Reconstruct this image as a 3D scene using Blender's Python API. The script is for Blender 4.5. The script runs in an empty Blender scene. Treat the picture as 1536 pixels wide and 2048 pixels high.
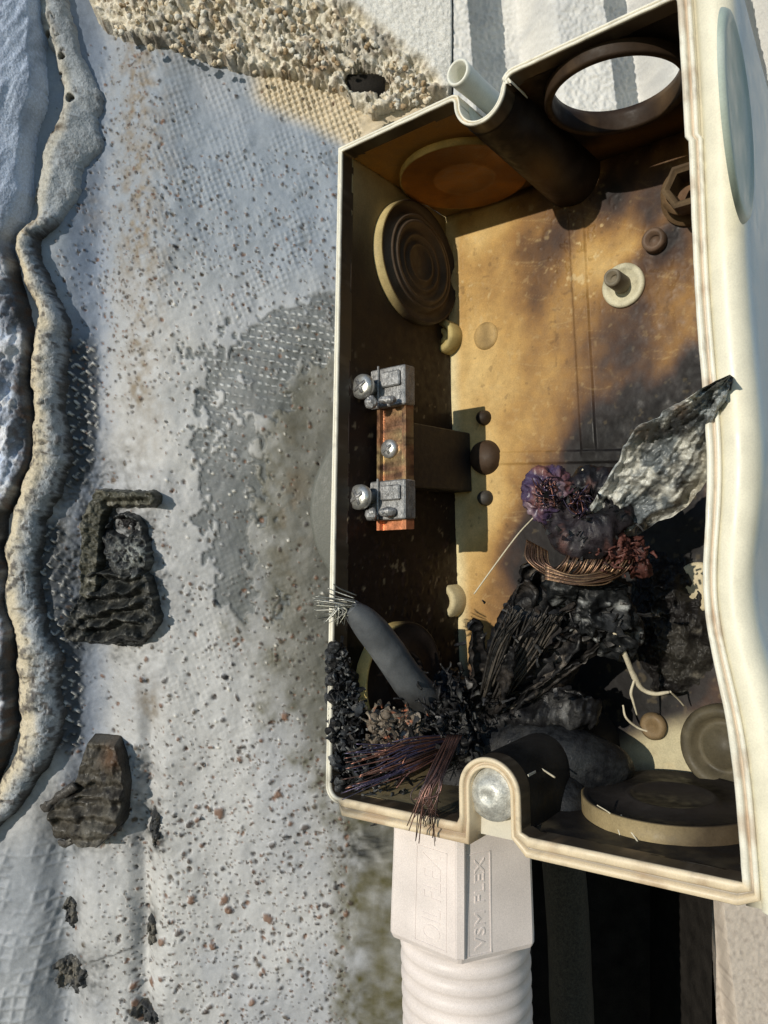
import bpy, math, random
import numpy as np
from mathutils import Vector

# ------------------------------------------------------------------ camera, sky, sun, exposure
U = 0.2                    # metres per modelling unit (one unit = the height of the junction box)
ORG = np.array([0.0, 0.0, 1.35])   # camera position, metres
F = 1565.0                 # focal length in photo pixels (photo 1536 x 2048)
sc = bpy.context.scene
cam_d = bpy.data.cameras.new("camera"); cam = bpy.data.objects.new("camera", cam_d)
sc.collection.objects.link(cam); sc.camera = cam
cam.location = ORG; cam.rotation_euler = (math.radians(90), 0, 0)
cam_d.sensor_width = 36.0; cam_d.sensor_fit = 'AUTO'; cam_d.lens = 36.0 * F / 2048
cam_d.clip_start = 0.01; cam_d.clip_end = 100

SUN_DIR = Vector((0.625, 0.765, -0.19)).normalized()      # direction the light travels
world = bpy.data.worlds.new("World"); sc.world = world; world.use_nodes = True
nt = world.node_tree; bg = nt.nodes['Background']
sky = nt.nodes.new('ShaderNodeTexSky'); sky.sky_type = 'NISHITA'; sky.sun_disc = False; sky.dust_density = 0.0; sky.ozone_density = 2.6; sky.air_density = 1.0
toS = -SUN_DIR
sky.sun_elevation = math.asin(toS.z)
sky.sun_rotation = math.atan2(toS.x, toS.y)
nt.links.new(sky.outputs[0], bg.inputs[0]); bg.inputs[1].default_value = 0.15
sl = bpy.data.lights.new("sun", 'SUN'); sl.energy = 3.3; sl.angle = math.radians(0.5); sl.color = (1.0, 0.92, 0.79)
so = bpy.data.objects.new("sun", sl); sc.collection.objects.link(so)
so.rotation_euler = SUN_DIR.to_track_quat('-Z', 'Y').to_euler(); so.location = (-1, -1.5, 2)
sc.view_settings.view_transform = 'Standard'; sc.view_settings.look = 'None'
sc.view_settings.exposure = 0.0; sc.view_settings.gamma = 1.0

rng = np.random.default_rng(7); random.seed(7)

# ------------------------------------------------------------------ numpy noise
_perm = np.random.default_rng(3).permutation(4096)
_val = np.random.default_rng(4).random(4096) * 2 - 1
def _h(ix, iy, iz):
    return _val[_perm[(_perm[(_perm[ix & 4095] + iy) & 4095] + iz) & 4095]]
def vnoise(x, y, z=0.0):
    x = np.asarray(x, float); y = np.asarray(y, float); z = np.asarray(z, float) + 0 * x
    ix = np.floor(x).astype(int); iy = np.floor(y).astype(int); iz = np.floor(z).astype(int)
    fx, fy, fz = x - ix, y - iy, z - iz
    fx = fx * fx * (3 - 2 * fx); fy = fy * fy * (3 - 2 * fy); fz = fz * fz * (3 - 2 * fz)
    r = 0
    for a in (0, 1):
        for b in (0, 1):
            for c in (0, 1):
                w = (fx if a else 1 - fx) * (fy if b else 1 - fy) * (fz if c else 1 - fz)
                r = r + w * _h(ix + a, iy + b, iz + c)
    return r
def fbm(x, y, z=0.0, o=4, g=0.5):
    r = 0; a = 1; s = 0; f = 1.0
    for k in range(o):
        r = r + a * vnoise(x * f + 17.3 * k, y * f + 5.1 * k, np.asarray(z) * f + 9.7 * k); s += a; a *= g; f *= 2.03
    return r / s
def sstep(a, b, x):
    t = np.clip((x - a) / (b - a), 0, 1); return t * t * (3 - 2 * t)
def gauss(x, y, cx, cy, sx, sy):
    return np.exp(-((x - cx) / sx) ** 2 - ((y - cy) / sy) ** 2)
def lin(c):
    c = np.asarray(c, float) / 255.0
    return np.where(c <= 0.04045, c / 12.92, ((c + 0.055) / 1.055) ** 2.4)
def mix(a, b, m):
    m = np.asarray(m)[..., None]; return a * (1 - m) + np.asarray(b) * m
def interp(pts, y):
    pts = sorted(pts); return np.interp(y, [p[0] for p in pts], [p[1] for p in pts])

# ------------------------------------------------------------------ materials
def material(name, base=(0.5, 0.5, 0.5), attr=False, rough=0.6, metal=0.0, var=0.15, vscale=900, fine=2600,
             bump=0.3, bdist=0.00025, bscale=1500, spec=0.5, rvar=0.1, cells=False, coat=0.0):
    m = bpy.data.materials.new(name); m.use_nodes = True
    t = m.node_tree; N = t.nodes; Lk = t.links
    p = N['Principled BSDF']
    p.inputs['Metallic'].default_value = metal; p.inputs['Specular IOR Level'].default_value = spec
    if coat: p.inputs['Coat Weight'].default_value = coat; p.inputs['Coat Roughness'].default_value = 0.25
    tc = N.new('ShaderNodeTexCoord')
    if attr:
        a = N.new('ShaderNodeAttribute'); a.attribute_name = 'Col'; src = a.outputs['Color']
    else:
        a = N.new('ShaderNodeRGB'); a.outputs[0].default_value = (*base, 1); src = a.outputs[0]
    n1 = N.new('ShaderNodeTexNoise'); n1.inputs['Scale'].default_value = vscale; n1.inputs['Detail'].default_value = 4
    n2 = N.new('ShaderNodeTexNoise'); n2.inputs['Scale'].default_value = fine; n2.inputs['Detail'].default_value = 3
    Lk.new(tc.outputs['Object'], n1.inputs['Vector']); Lk.new(tc.outputs['Object'], n2.inputs['Vector'])
    ad = N.new('ShaderNodeMath'); ad.operation = 'ADD'
    Lk.new(n1.outputs[0], ad.inputs[0]); Lk.new(n2.outputs[0], ad.inputs[1])
    mr = N.new('ShaderNodeMapRange'); mr.inputs[1].default_value = 0.6; mr.inputs[2].default_value = 1.4
    mr.inputs[3].default_value = 1 - var; mr.inputs[4].default_value = 1 + var
    Lk.new(ad.outputs[0], mr.inputs[0])
    vm = N.new('ShaderNodeVectorMath'); vm.operation = 'SCALE'
    Lk.new(src, vm.inputs[0]); Lk.new(mr.outputs[0], vm.inputs['Scale'])
    Lk.new(vm.outputs[0], p.inputs['Base Color'])
    r = N.new('ShaderNodeMapRange'); r.inputs[1].default_value = 0.3; r.inputs[2].default_value = 0.7
    r.inputs[3].default_value = max(0.02, rough - rvar); r.inputs[4].default_value = min(1, rough + rvar)
    Lk.new(n1.outputs[0], r.inputs[0]); Lk.new(r.outputs[0], p.inputs['Roughness'])
    if bump:
        if cells:
            b = N.new('ShaderNodeTexVoronoi'); b.inputs['Scale'].default_value = bscale; bo = b.outputs['Distance']
        else:
            b = N.new('ShaderNodeTexNoise'); b.inputs['Scale'].default_value = bscale; b.inputs['Detail'].default_value = 5
            bo = b.outputs[0]
        Lk.new(tc.outputs['Object'], b.inputs['Vector'])
        bp = N.new('ShaderNodeBump'); bp.inputs['Strength'].default_value = bump; bp.inputs['Distance'].default_value = bdist
        Lk.new(bo, bp.inputs['Height']); Lk.new(bp.outputs[0], p.inputs['Normal'])
    return m
M = {}
M['wall'] = material('base coat render', attr=True, rough=0.55, var=0.16, vscale=500, fine=2600, bump=0.35, bdist=0.00025, bscale=1300, spec=0.4)
M['stucco'] = material('stucco', attr=True, rough=0.8, var=0.10, bump=0.5, bdist=0.0004, bscale=900, spec=0.3)
M['rubble'] = material('crumbled plaster', attr=True, rough=0.9, var=0.3, bump=0.8, bdist=0.0005, bscale=1200, spec=0.2)
M['plastic'] = material('sooty plastic', attr=True, rough=0.55, var=0.22, vscale=350, fine=2200, bump=0.2, bdist=0.0003, bscale=600, spec=0.2, rvar=0.15)
M['white'] = material('weathered white plastic', attr=True, rough=0.42, var=0.13, vscale=180, fine=2600, bump=0.12, bdist=0.0002, bscale=800, spec=0.5)
M['char'] = material('charred rubber', attr=True, rough=0.55, var=0.6, vscale=500, fine=2200, bump=0.55, bdist=0.0004, bscale=1100, spec=0.3, rvar=0.25)
M['ash'] = material('ashy foil', attr=True, rough=0.4, var=0.4, vscale=500, fine=2600, bump=0.6, bdist=0.0004, bscale=600, spec=0.6, rvar=0.2)
M['rubber'] = material('dark rubber', attr=True, rough=0.6, var=0.2, vscale=500, bump=0.3, bscale=1500)
M['copper'] = material('scorched copper', attr=True, rough=0.38, metal=0.75, var=0.3, vscale=500, bump=0.25, bscale=1500)
M['steel'] = material('zinc steel', base=(0.55, 0.55, 0.52), rough=0.35, metal=0.75, var=0.3, vscale=400, bump=0.35, bdist=0.0003, bscale=900)
M['zinc'] = material('dull zinc', base=(0.50, 0.50, 0.46), rough=0.5, metal=0.35, var=0.45, vscale=420, bump=0.5, bdist=0.0004, bscale=700)
M['tarnish'] = material('tarnished steel', base=(0.30, 0.30, 0.30), rough=0.5, metal=0.5, var=0.75, vscale=450, bump=0.6, bdist=0.0004, bscale=900)
M['fibre'] = material('pale fibre', base=(0.62, 0.56, 0.42), rough=0.7, var=0.2, bump=0.3)
M['conduit'] = material('white pvc', base=(0.74, 0.67, 0.64), rough=0.5, var=0.2, vscale=70, fine=3000, bump=0.25, bdist=0.0002, bscale=2500, spec=0.4)
M['dark'] = material('shade black cavity', base=(0.018, 0.016, 0.014), rough=0.9, var=0.9, vscale=120, bump=0.6, bscale=400, spec=0.15)  # black base colour carries the shade of the recess and hole
M['pipe'] = material('sooty pipe', base=(0.045, 0.040, 0.030), rough=0.75, var=0.7, bump=0.6, bscale=700, spec=0.2)

# ------------------------------------------------------------------ object helpers
def P(x, y, d):
    """photo pixel at a depth -> modelling units"""
    return np.array([(x - 768) * d / F, d, (1024 - y) * d / F])
def PX(V):
    return 768 + F * V[..., 0] / V[..., 1], 1024 - F * V[..., 2] / V[..., 1]
def thing(name, label, cat, base, group=None):
    o = bpy.data.objects.new(name, None); sc.collection.objects.link(o)
    o.location = Vector(np.asarray(base) * U + ORG); o.empty_display_size = 0.01
    o['label'] = label; o['category'] = cat
    if group: o['group'] = group
    return o
def tag(o, label, cat, group=None, kind=None):
    if label: o['label'] = label
    if cat: o['category'] = cat
    if group: o['group'] = group
    if kind: o['kind'] = kind
    return o
def mesh(name, V, faces, mat, parent=None, col=None, smooth=True, label=None, origin=None):
    V = np.asarray(V, float).reshape(-1, 3) * U + ORG
    if parent is not None:
        loc = np.array(parent.location)
        if parent.parent is not None: loc = loc + np.array(parent.parent.location)
    else:
        loc = V.mean(0) if origin is None else np.asarray(origin) * U + ORG
    V = V - loc
    me = bpy.data.meshes.new(name)
    if isinstance(faces, np.ndarray) and faces.ndim == 2:
        n, k = faces.shape
        me.vertices.add(len(V)); me.vertices.foreach_set('co', V.astype(np.float32).ravel())
        me.loops.add(n * k); me.loops.foreach_set('vertex_index', faces.astype(np.int32).ravel())
        me.polygons.add(n); me.polygons.foreach_set('loop_start', np.arange(0, n * k, k, dtype=np.int32))
        me.update(calc_edges=True); me.validate()
    else:
        me.from_pydata([tuple(v) for v in V], [], [tuple(int(i) for i in f) for f in faces]); me.update()
    if smooth: me.polygons.foreach_set('use_smooth', np.ones(len(me.polygons), bool))
    if col is not None:
        col = np.asarray(col, float)
        if col.ndim == 1: col = np.tile(col, (len(V), 1))
        a = me.color_attributes.new('Col', 'FLOAT_COLOR', 'POINT')
        c4 = np.ones((len(V), 4), np.float32); c4[:, :3] = np.clip(col, 0.002, 0.95); a.data.foreach_set('color', c4.ravel())
    me.materials.append(mat if not isinstance(mat, str) else M[mat])
    o = bpy.data.objects.new(name, me); sc.collection.objects.link(o)
    if parent is not None: o.parent = parent
    else: o.location = Vector(loc)
    if label: o['label'] = label
    return o
def grid_faces(nr, nc, keep=None, flip=False):
    i = np.arange(nr * nc).reshape(nr, nc)
    f = np.stack([i[:-1, :-1], i[:-1, 1:], i[1:, 1:], i[1:, :-1]], -1)
    if flip: f = f[..., ::-1]
    if keep is not None: f = f[keep]
    return f.reshape(-1, 4)
class Bag:
    """collects pieces of one mesh"""
    def __init__(s): s.V = []; s.F = []; s.C = []; s.n = 0
    def add(s, V, Fc, C=None):
        V = np.asarray(V, float).reshape(-1, 3)
        s.V.append(V); s.F += [[int(i) + s.n for i in f] for f in Fc]; s.n += len(V)
        if C is None: C = (0.5, 0.5, 0.5)
        C = np.asarray(C, float); s.C.append(np.tile(C, (len(V), 1)) if C.ndim == 1 else C)
        return s
    def build(s, name, mat, parent=None, **k):
        return mesh(name, np.concatenate(s.V), s.F, mat, parent, col=np.concatenate(s.C), **k)
def catmull(P_, n):
    P_ = np.asarray(P_, float); Q = np.vstack([2 * P_[0] - P_[1], P_, 2 * P_[-1] - P_[-2]]); out = []
    m = len(P_) - 1
    for t in np.linspace(0, m, n):
        i = min(int(t), m - 1); u = t - i; a, b, c, d = Q[i:i + 4]
        out.append(0.5 * (2 * b + (c - a) * u + (2 * a - 5 * b + 4 * c - d) * u * u + (3 * b - 3 * c + d - a) * u ** 3))
    return np.array(out)
def tube(path, n=40, k=12, amp=0.0, freq=20, seed=0, flat=1.0, oct_=4, ridge=False, cap=True, px=True, pw=None):
    """path rows: photo x, photo y, depth, radius in photo px.  flat squeezes the tube in depth"""
    Q = catmull(path, n); C = np.array([P(q[0], q[1], q[2]) for q in Q]); R = np.maximum(Q[:, 3], 0.2) * Q[:, 2] / F
    T = np.gradient(C, axis=0); T /= np.linalg.norm(T, axis=1)[:, None]
    ref = np.array([0, 1.0, 0]); A = np.cross(T, ref); A /= np.linalg.norm(A, axis=1)[:, None] + 1e-9; B = np.cross(A, T)
    th = np.linspace(0, 2 * math.pi, k, endpoint=False)
    V = C[:, None] + R[:, None, None] * (np.cos(th)[None, :, None] * A[:, None] + flat * np.sin(th)[None, :, None] * B[:, None])
    if amp:
        nrm = V - C[:, None]; L = np.linalg.norm(nrm, axis=2, keepdims=True) + 1e-9
        nz = fbm(V[..., 0] * freq + seed, V[..., 1] * freq, V[..., 2] * freq, oct_)
        if ridge: nz = 1 - 2 * np.abs(nz) * 1.6
        V = V + nrm / L * (nz * amp)[..., None] * np.minimum(1, R[:, None, None] / (R.max() * .5))
    V = V.reshape(-1, 3); f = []
    for i in range(n - 1):
        for j in range(k):
            f.append([i * k + j, i * k + (j + 1) % k, (i + 1) * k + (j + 1) % k, (i + 1) * k + j])
    if cap:
        f.append(list(range(k))[::-1]); f.append([(n - 1) * k + j for j in range(k)])
    return V, f
def ribbon(path, n=70, k=12, curl=1.3, roll=0.0, seed=0, amp=.006, th=.0045, rag=.5):
    """split, curled strip of burnt insulation: an open half tube with ragged edges and real thickness"""
    Q = catmull(path, n); C = np.array([P(q[0], q[1], q[2]) for q in Q]); R = np.maximum(Q[:, 3], 1.0) * Q[:, 2] / F
    T = np.gradient(C, axis=0); T /= np.linalg.norm(T, axis=1)[:, None]
    A = np.cross(T, np.array([0, 1.0, 0])); A /= np.linalg.norm(A, axis=1)[:, None] + 1e-9; B = np.cross(T, A)
    t = np.linspace(0, 1, n)[:, None]; sgn = np.linspace(-1, 1, k)[None, :]
    e = 1 + rag * fbm(t * 9 + np.sign(sgn) * 13 + seed, 0 * sgn + seed, 1., 4) - .75 * t ** 6
    a = roll + sgn * curl * e - math.pi / 2
    out = []
    for off in (0, th):
        rr = (R[:, None] - off); V = C[:, None] + rr[..., None] * (np.cos(a)[..., None] * A[:, None] + np.sin(a)[..., None] * B[:, None] * 1.0)
        nz = fbm(V[..., 0] * 22 + seed, V[..., 1] * 22, V[..., 2] * 22, 4); nr = 1 - 2.5 * np.abs(fbm(V[..., 0] * 45 + seed, V[..., 1] * 45, V[..., 2] * 45, 3))
        V = V + (np.cos(a)[..., None] * A[:, None] + np.sin(a)[..., None] * B[:, None]) * (amp * nz + amp * .4 * nr)[..., None]; out.append(V.reshape(-1, 3))
    N0 = n * k; i = np.arange(N0).reshape(n, k); f = [grid_faces(n, k), grid_faces(n, k, None, True) + N0]
    for q in (i[:, 0], i[:, -1], i[0], i[-1]): f.append(np.stack([q[:-1], q[1:], q[1:] + N0, q[:-1] + N0], -1))
    return np.concatenate(out), np.concatenate(f).tolist()
def flakes(n, cx, cy, d, sx, sy, sd, size, seed=0):
    """loose curled shards of char"""
    rg = np.random.default_rng(seed); Vs = []; Fs = []; c = 0
    for _ in range(n):
        p = P(cx + rg.normal() * sx, cy + rg.normal() * sy, d + rg.normal() * sd); L = size * rg.uniform(.4, 1.3) * d / F; Wd = L * rg.uniform(.2, .6)
        a = rg.normal(size=3); a /= np.linalg.norm(a); b = np.cross(a, rg.normal(size=3)); b /= np.linalg.norm(b); nn = np.cross(a, b); k = 5
        top = [p + a * L * (u - .5) + b * Wd * w * (1 - .6 * u + .25 * rg.normal()) + nn * L * .25 * (u - .5) ** 2 for u in np.linspace(0, 1, k) for w in (-.5, .5)]
        bot = [q + nn * .0022 for q in top]; Vs += top + bot; m = 2 * k
        for j in range(k - 1):
            q = [2 * j, 2 * j + 1, 2 * j + 3, 2 * j + 2]; Fs.append([c + z for z in q]); Fs.append([c + m + z for z in q[::-1]])
            Fs.append([c + 2 * j, c + 2 * j + 2, c + m + 2 * j + 2, c + m + 2 * j]); Fs.append([c + 2 * j + 1, c + m + 2 * j + 1, c + m + 2 * j + 3, c + 2 * j + 3])
        Fs.append([c, c + m, c + m + 1, c + 1]); e = 2 * k - 2; Fs.append([c + e, c + e + 1, c + m + e + 1, c + m + e]); c += 2 * m
    return np.array(Vs), Fs
def blob(x, y, d, rx, ry, rd, amp=0.0, freq=20, seed=0, nu=48, nv=32, oct_=4, ridge=True, rot=0):
    """lump: radii in photo px (rd also in px)"""
    s = d / F; u = np.linspace(0, 2 * math.pi, nu, endpoint=False); v = np.linspace(0.02, math.pi - 0.02, nv)
    uu, vv = np.meshgrid(u, v); D = np.stack([np.sin(vv) * np.cos(uu), np.sin(vv) * np.sin(uu), np.cos(vv)], -1)
    V = D * np.array([rx * s, rd * s, ry * s])
    if rot:
        c, n_ = math.cos(rot), math.sin(rot); V = np.stack([V[..., 0] * c - V[..., 2] * n_, V[..., 1], V[..., 0] * n_ + V[..., 2] * c], -1)
    V = V + P(x, y, d)
    nz = fbm(V[..., 0] * freq + seed, V[..., 1] * freq, V[..., 2] * freq, oct_)
    if ridge: nz = 1 - 3 * np.abs(nz)
    V = V + D * (nz * amp)[..., None]
    f = []
    for i in range(nv - 1):
        for j in range(nu):
            f.append([i * nu + j, i * nu + (j + 1) % nu, (i + 1) * nu + (j + 1) % nu, (i + 1) * nu + j])
    f.append(list(range(nu))); f.append([(nv - 1) * nu + j for j in range(nu)][::-1])
    return V.reshape(-1, 3), f
def tone(V, a, b, freq=25, seed=0, lo=-0.1, hi=0.4, c=None, clo=0.25, chi=0.5):
    """colour a with patches of b (and c): stains of the surface itself"""
    n = fbm(V[:, 0] * freq + seed, V[:, 1] * freq, V[:, 2] * freq, 4)
    col = mix(np.tile(np.asarray(a, float), (len(V), 1)), b, sstep(lo, hi, n))
    if c is not None:
        n2 = fbm(V[:, 0] * freq * 1.9 + seed + 50, V[:, 1] * freq * 1.9, V[:, 2] * freq * 1.9, 4)
        col = mix(col, c, sstep(clo, chi, n2))
    return col
def box8(lo, hi, fn, bev=0.0):
    """box in some local frame fn(a,b,c) -> point; small chamfer when bev"""
    a0, b0, c0 = lo; a1, b1, c1 = hi
    if not bev:
        V = [fn(a, b, c) for a in (a0, a1) for b in (b0, b1) for c in (c0, c1)]
        f = [[0, 1, 3, 2], [4, 6, 7, 5], [0, 4, 5, 1], [2, 3, 7, 6], [0, 2, 6, 4], [1, 5, 7, 3]]
        return np.array(V), f
    V = []; idx = {}
    s = [(a0, a1), (b0, b1), (c0, c1)]
    for ax in range(3):
        for i in (0, 1):
            for j in (0, 1):
                for k in (0, 1):
                    c = [s[0][i], s[1][j], s[2][k]]; e = (i, j, k)
                    for q in range(3):
                        if q != ax: c[q] += bev * (1 if e[q] == 0 else -1)
                    idx[(ax, i, j, k)] = len(V); V.append(fn(*c))
    f = []
    for ax in range(3):
        o = [q for q in range(3) if q != ax]
        for side in (0, 1):
            l = []
            for (p, q) in ((0, 0), (1, 0), (1, 1), (0, 1)):
                e = [0, 0, 0]; e[ax] = side; e[o[0]] = p; e[o[1]] = q; l.append(idx[(ax, *e)])
            f.append(l)
        for p in (0, 1):
            for q in (0, 1):
                l = []
                for end in (0, 1):
                    e = [0, 0, 0]; e[ax] = end; e[o[0]] = p; e[o[1]] = q
                    pr = [idx[(o[0], *e)], idx[(o[1], *e)]]
                    l += pr if end == 0 else pr[::-1]
                f.append(l)
    for i in (0, 1):
        for j in (0, 1):
            for k in (0, 1): f.append([idx[(a, i, j, k)] for a in range(3)])
    return np.array(V), f

# ------------------------------------------------------------------ the wall: base coat with mesh
WD = 1.50                                            # depth of the wall plane
def wall_pt(x, y, h): return np.stack([(x - 768) * WD / F, WD - h, (1024 - y) * WD / F], -1)
def wall_height(x, y):
    lowv = sstep(1560, 1680, y)
    vc = interp([(-700, 190), (300, 200), (700, 185), (1000, 190), (1500, 180), (2400, 180)], y)
    h = -0.028 * np.exp(-((x - vc) / 60) ** 2) * (1 - lowv)
    h = h + lowv * (-0.034 * np.exp(-((x - 120) / 38) ** 2) - 0.026 * np.exp(-((x - 288) / 22) ** 2))
    h = h - 0.018 * np.exp(-((x - 300) / 20) ** 2) * sstep(1350, 1450, y) * (1 - lowv)
    h = h + 0.010 * fbm(x / 130, y / 200, 1.0, 3) + 0.003 * fbm(x / 30, y / 34, 2.0, 3)
    h = h + 0.012 * np.exp(-((x - 330) / 60) ** 2) + 0.010 * gauss(x, y, 190, 1850, 60, 90)
    return h
def dashes(x, y, p=18.0, a1=0.5, a2=1.9):
    w = .35 * fbm(x / 60, y / 60, 14.0, 2)
    u = (x * math.cos(a1) + y * math.sin(a1)) / p + w; v = (x * math.cos(a2) + y * math.sin(a2)) / p - w
    return np.clip((0.5 + 0.5 * np.cos(2 * math.pi * u)) ** 7 * sstep(.25, .6, 0.5 + 0.5 * np.cos(2 * math.pi * v)), 0, 1)
def weave(x, y, p=11.0, a1=-0.32, a2=1.1):
    u = (x * math.cos(a1) + y * math.sin(a1)) / p; v = (x * math.cos(a2) + y * math.sin(a2)) / p
    wob = 0.5 * fbm(x / 90, y / 90, 4.0, 2)
    a = 0.5 + 0.5 * np.cos(2 * math.pi * (u + wob)); b = 0.5 + 0.5 * np.cos(2 * math.pi * (v + wob))
    return np.maximum(a ** 3, b ** 3)
plaster_low = [(-200, 40), (150, -60), (185, 25), (215, 60), (300, 100), (380, 122), (450, 135), (505, 150), (560, 160), (620, 172), (680, 190), (720, 225), (745, 240), (790, 222), (860, 205), (930, 200), (1010, 190)]
def plaster_edge(x): return np.interp(x, [p[0] for p in plaster_low], [p[1] for p in plaster_low])
slab_edge = [(-700, 95), (0, 88), (60, 92), (130, 92), (200, 96), (270, 78), (330, 70), (400, 68), (450, 55), (490, 30), (540, 42), (600, 62), (680, 76), (760, 72), (850, 84), (930, 78), (985, 45), (1030, 22), (1100, 12), (1180, 26), (1260, 38), (1350, 42), (1450, 42), (1520, 20), (1580, -10), (1700, -80), (2400, -160)]

def build_wall():
    xs = np.concatenate([np.arange(-500, -40, 20), np.arange(-40, 720, 2.5), np.arange(720, 1062, 9.0)])
    ys = np.concatenate([np.arange(-500, -40, 20), np.arange(-40, 2090, 2.5), np.arange(2090, 2500, 20)])
    x, y = np.meshgrid(xs, ys); h = wall_height(x, y)
    n1 = fbm(x / 40, y / 40, 7.0, 5); n2 = fbm(x / 12, y / 14, 8.0, 4); n3 = fbm(x / 150, y / 170, 11.0, 4); n4 = fbm(x / 5, y / 5, 3.0, 3)
    col = np.tile(np.array([0.49, 0.495, 0.50]), x.shape + (1,))
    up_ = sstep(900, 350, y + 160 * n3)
    col = mix(col, (0.265, 0.305, 0.36), up_)  # soft blue shade of the upper wall painted into the coat
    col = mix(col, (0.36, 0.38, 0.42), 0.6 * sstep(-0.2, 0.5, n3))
    col = mix(col, (0.18, 0.225, 0.31), .8 * sstep(70, 5, np.abs(x - 165) + 20 * n1) * sstep(1640, 1560, y))  # blue shade of the valley beside the bead painted in
    col = mix(col, (0.70, 0.69, 0.66), .55 * gauss(x, y, 300, 1780, 70, 180) + .35 * gauss(x, y, 370, 1150, 50, 260) + .3 * gauss(x, y, 370, 640, 60, 160))  # sunlit part of the lower wall painted paler
    # brownish grime
    br = 0.95 * np.exp(-((x - 285) / 55) ** 2) * sstep(1300, 250, y) * sstep(-0.5, 0.5, n1 + .25)
    br = br + 0.7 * gauss(x, y, 300, 1405, 28, 50) + 0.5 * gauss(x, y, 275, 760, 22, 60) + 0.35 * gauss(x, y, 180, 400, 30, 60)
    col = mix(col, (0.20, 0.155, 0.10), np.clip(br * (0.6 + 1.1 * n2), 0, .9))
    # olive soot band beside the box
    xc = interp([(200, 900), (560, 720), (700, 640), (900, 570), (1150, 560), (1350, 590), (1500, 660), (1700, 740), (2100, 780)], y)
    ol = sstep(-60, 60, x - xc + 60 + 75 * n1 + 25 * n2)
    col = mix(col, (0.135, 0.128, 0.085), 0.95 * np.clip(ol, 0, 1) * sstep(560, 760, y) * (0.85 + .5 * n1 + .3 * n2))
    col = mix(col, (0.05, 0.055, 0.05), 0.9 * sstep(520, 650, x + 50 * n1) * gauss(x, y, 650, 1200, 110, 330))
    col = mix(col, (0.27, 0.16, 0.07), 0.5 * gauss(x, y, 585, 1010, 30, 130) * sstep(-.1, .4, n1 + n2 * .5))
    # exposed grey coat in ragged patches
    zl = interp([(560, 640), (610, 560), (640, 480), (700, 400), (800, 395), (900, 400), (1000, 400), (1100, 415), (1200, 460), (1260, 560), (1300, 640)], y)
    zr = interp([(560, 690), (700, 690), (760, 600), (850, 530), (1000, 500), (1150, 510), (1260, 560)], y)
    zone = np.minimum((x - zl) / 45, (zr - x) / 45) * sstep(575, 620, y) * sstep(1290, 1230, y)
    zg = sstep(575, 620, y) * sstep(1310, 1230, y); zone = np.minimum((x - zl) / 45, (zr - x) / 45)
    patch = sstep(-.08, 0.2, np.minimum(zone, 1) * .7 + n1 * 1.3 + n2 * 1.1 - 0.12) * (zone > -1.2) * sstep(.05, .4, zg + n1 * .4)
    dk = sstep(360, 620, x + 60 * n3 + 50 * n1) * sstep(600, 820, y + 60 * n1) * sstep(1500, 1250, y - (x - 500) * .6 + 60 * n1)
    col = mix(col, (0.13, 0.13, 0.115), .62 * dk)
    col = mix(col, np.array([0.11, 0.122, 0.127]) * (1 + .5 * n2[..., None]), 0.8 * patch)
    h = h - 0.004 * patch
    wv = weave(x, y)
    # painted glints of bare mesh in the dark patches
    gz = patch * (gauss(x, y, 580, 690, 120, 90) + .6 * gauss(x, y, 430, 800, 50, 120))
    wg = dashes(x, y, 15, 1.75, 0.15)
    h = h + 0.004 * wg * gz
    col = mix(col, (0.55, 0.57, 0.58), np.clip(gz * 1.5, 0, 1) * sstep(0.25, .6, wg) * sstep(-.3, .15, n2 + .3 * n1))
    # mesh print through the coat
    mz = gauss(x, y, 480, 300, 260, 170) + .8 * gauss(x, y, 330, 120, 170, 90) + .7 * gauss(x, y, 520, 540, 220, 130) + .5 * gauss(x, y, 230, 520, 70, 200) + .3 * gauss(x, y, 420, 1300, 260, 300)
    h = h + 0.0022 * wv * np.clip(mz * 1.3, 0, 1) * sstep(-.45, .25, n1 + .3 * n3)
    mz2 = sstep(-30, 10, y - (plaster_edge(x) - 60)) * sstep(110, 60, y - plaster_edge(x) + (650 - x) * .25) * sstep(480, 540, x)
    h = h + 0.006 * wv * mz2
    col = mix(col, (0.62, 0.52, 0.36), 0.9 * mz2)  # warm sunlight on the mesh strip put into its colour
    # left strip of dark bare mesh beside the bead
    c1 = interp([(640, 150), (800, 158), (930, 150), (1000, 100), (1100, 95), (1200, 110), (1300, 125), (1400, 130), (1500, 120), (1560, 95)], y)
    strip = sstep(38, 22, np.abs(x - c1) + 10 * n1) * sstep(650, 700, y) * sstep(1530, 1480, y) * (1 - sstep(960, 985, y) * sstep(1060, 1030, y))
    wl = np.maximum(dashes(x, y, 21, -0.95, 0.62), .55 * dashes(x, y, 21, 0.72, -.9))
    col = mix(col, (0.035, 0.045, 0.06), 0.93 * strip)
    col = mix(col, (0.60, 0.60, 0.58), strip * sstep(0.22, 0.6, wl) * sstep(-.35, .1, n2))  # pale dashes paint glints on the mesh
    h = h + 0.007 * wl * strip
    # soot round the burnt brackets and scorched spots, plus painted shading round the clip
    s = 0.9 * gauss(x, y, 235, 1140, 95, 175) + 0.75 * gauss(x, y, 150, 1960, 55, 60) + .8 * gauss(x, y, 312, 1660, 24, 55) + .6 * gauss(x, y, 140, 1690, 26, 26) \
        + .6 * gauss(x, y, 135, 1830, 28, 45) + .6 * gauss(x, y, 300, 1850, 20, 60) + .8 * gauss(x, y, 735, 1690, 55, 40) + .5 * gauss(x, y, 290, 1530, 22, 25) + .5 * gauss(x, y, 300, 2030, 40, 30) \
        + .5 * gauss(x, y, 190, 1600, 120, 110) + .35 * gauss(x, y, 150, 1050, 80, 200)
    s = np.clip(s * (0.95 + 1.3 * n2 + .6 * n1), 0, .96)
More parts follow.
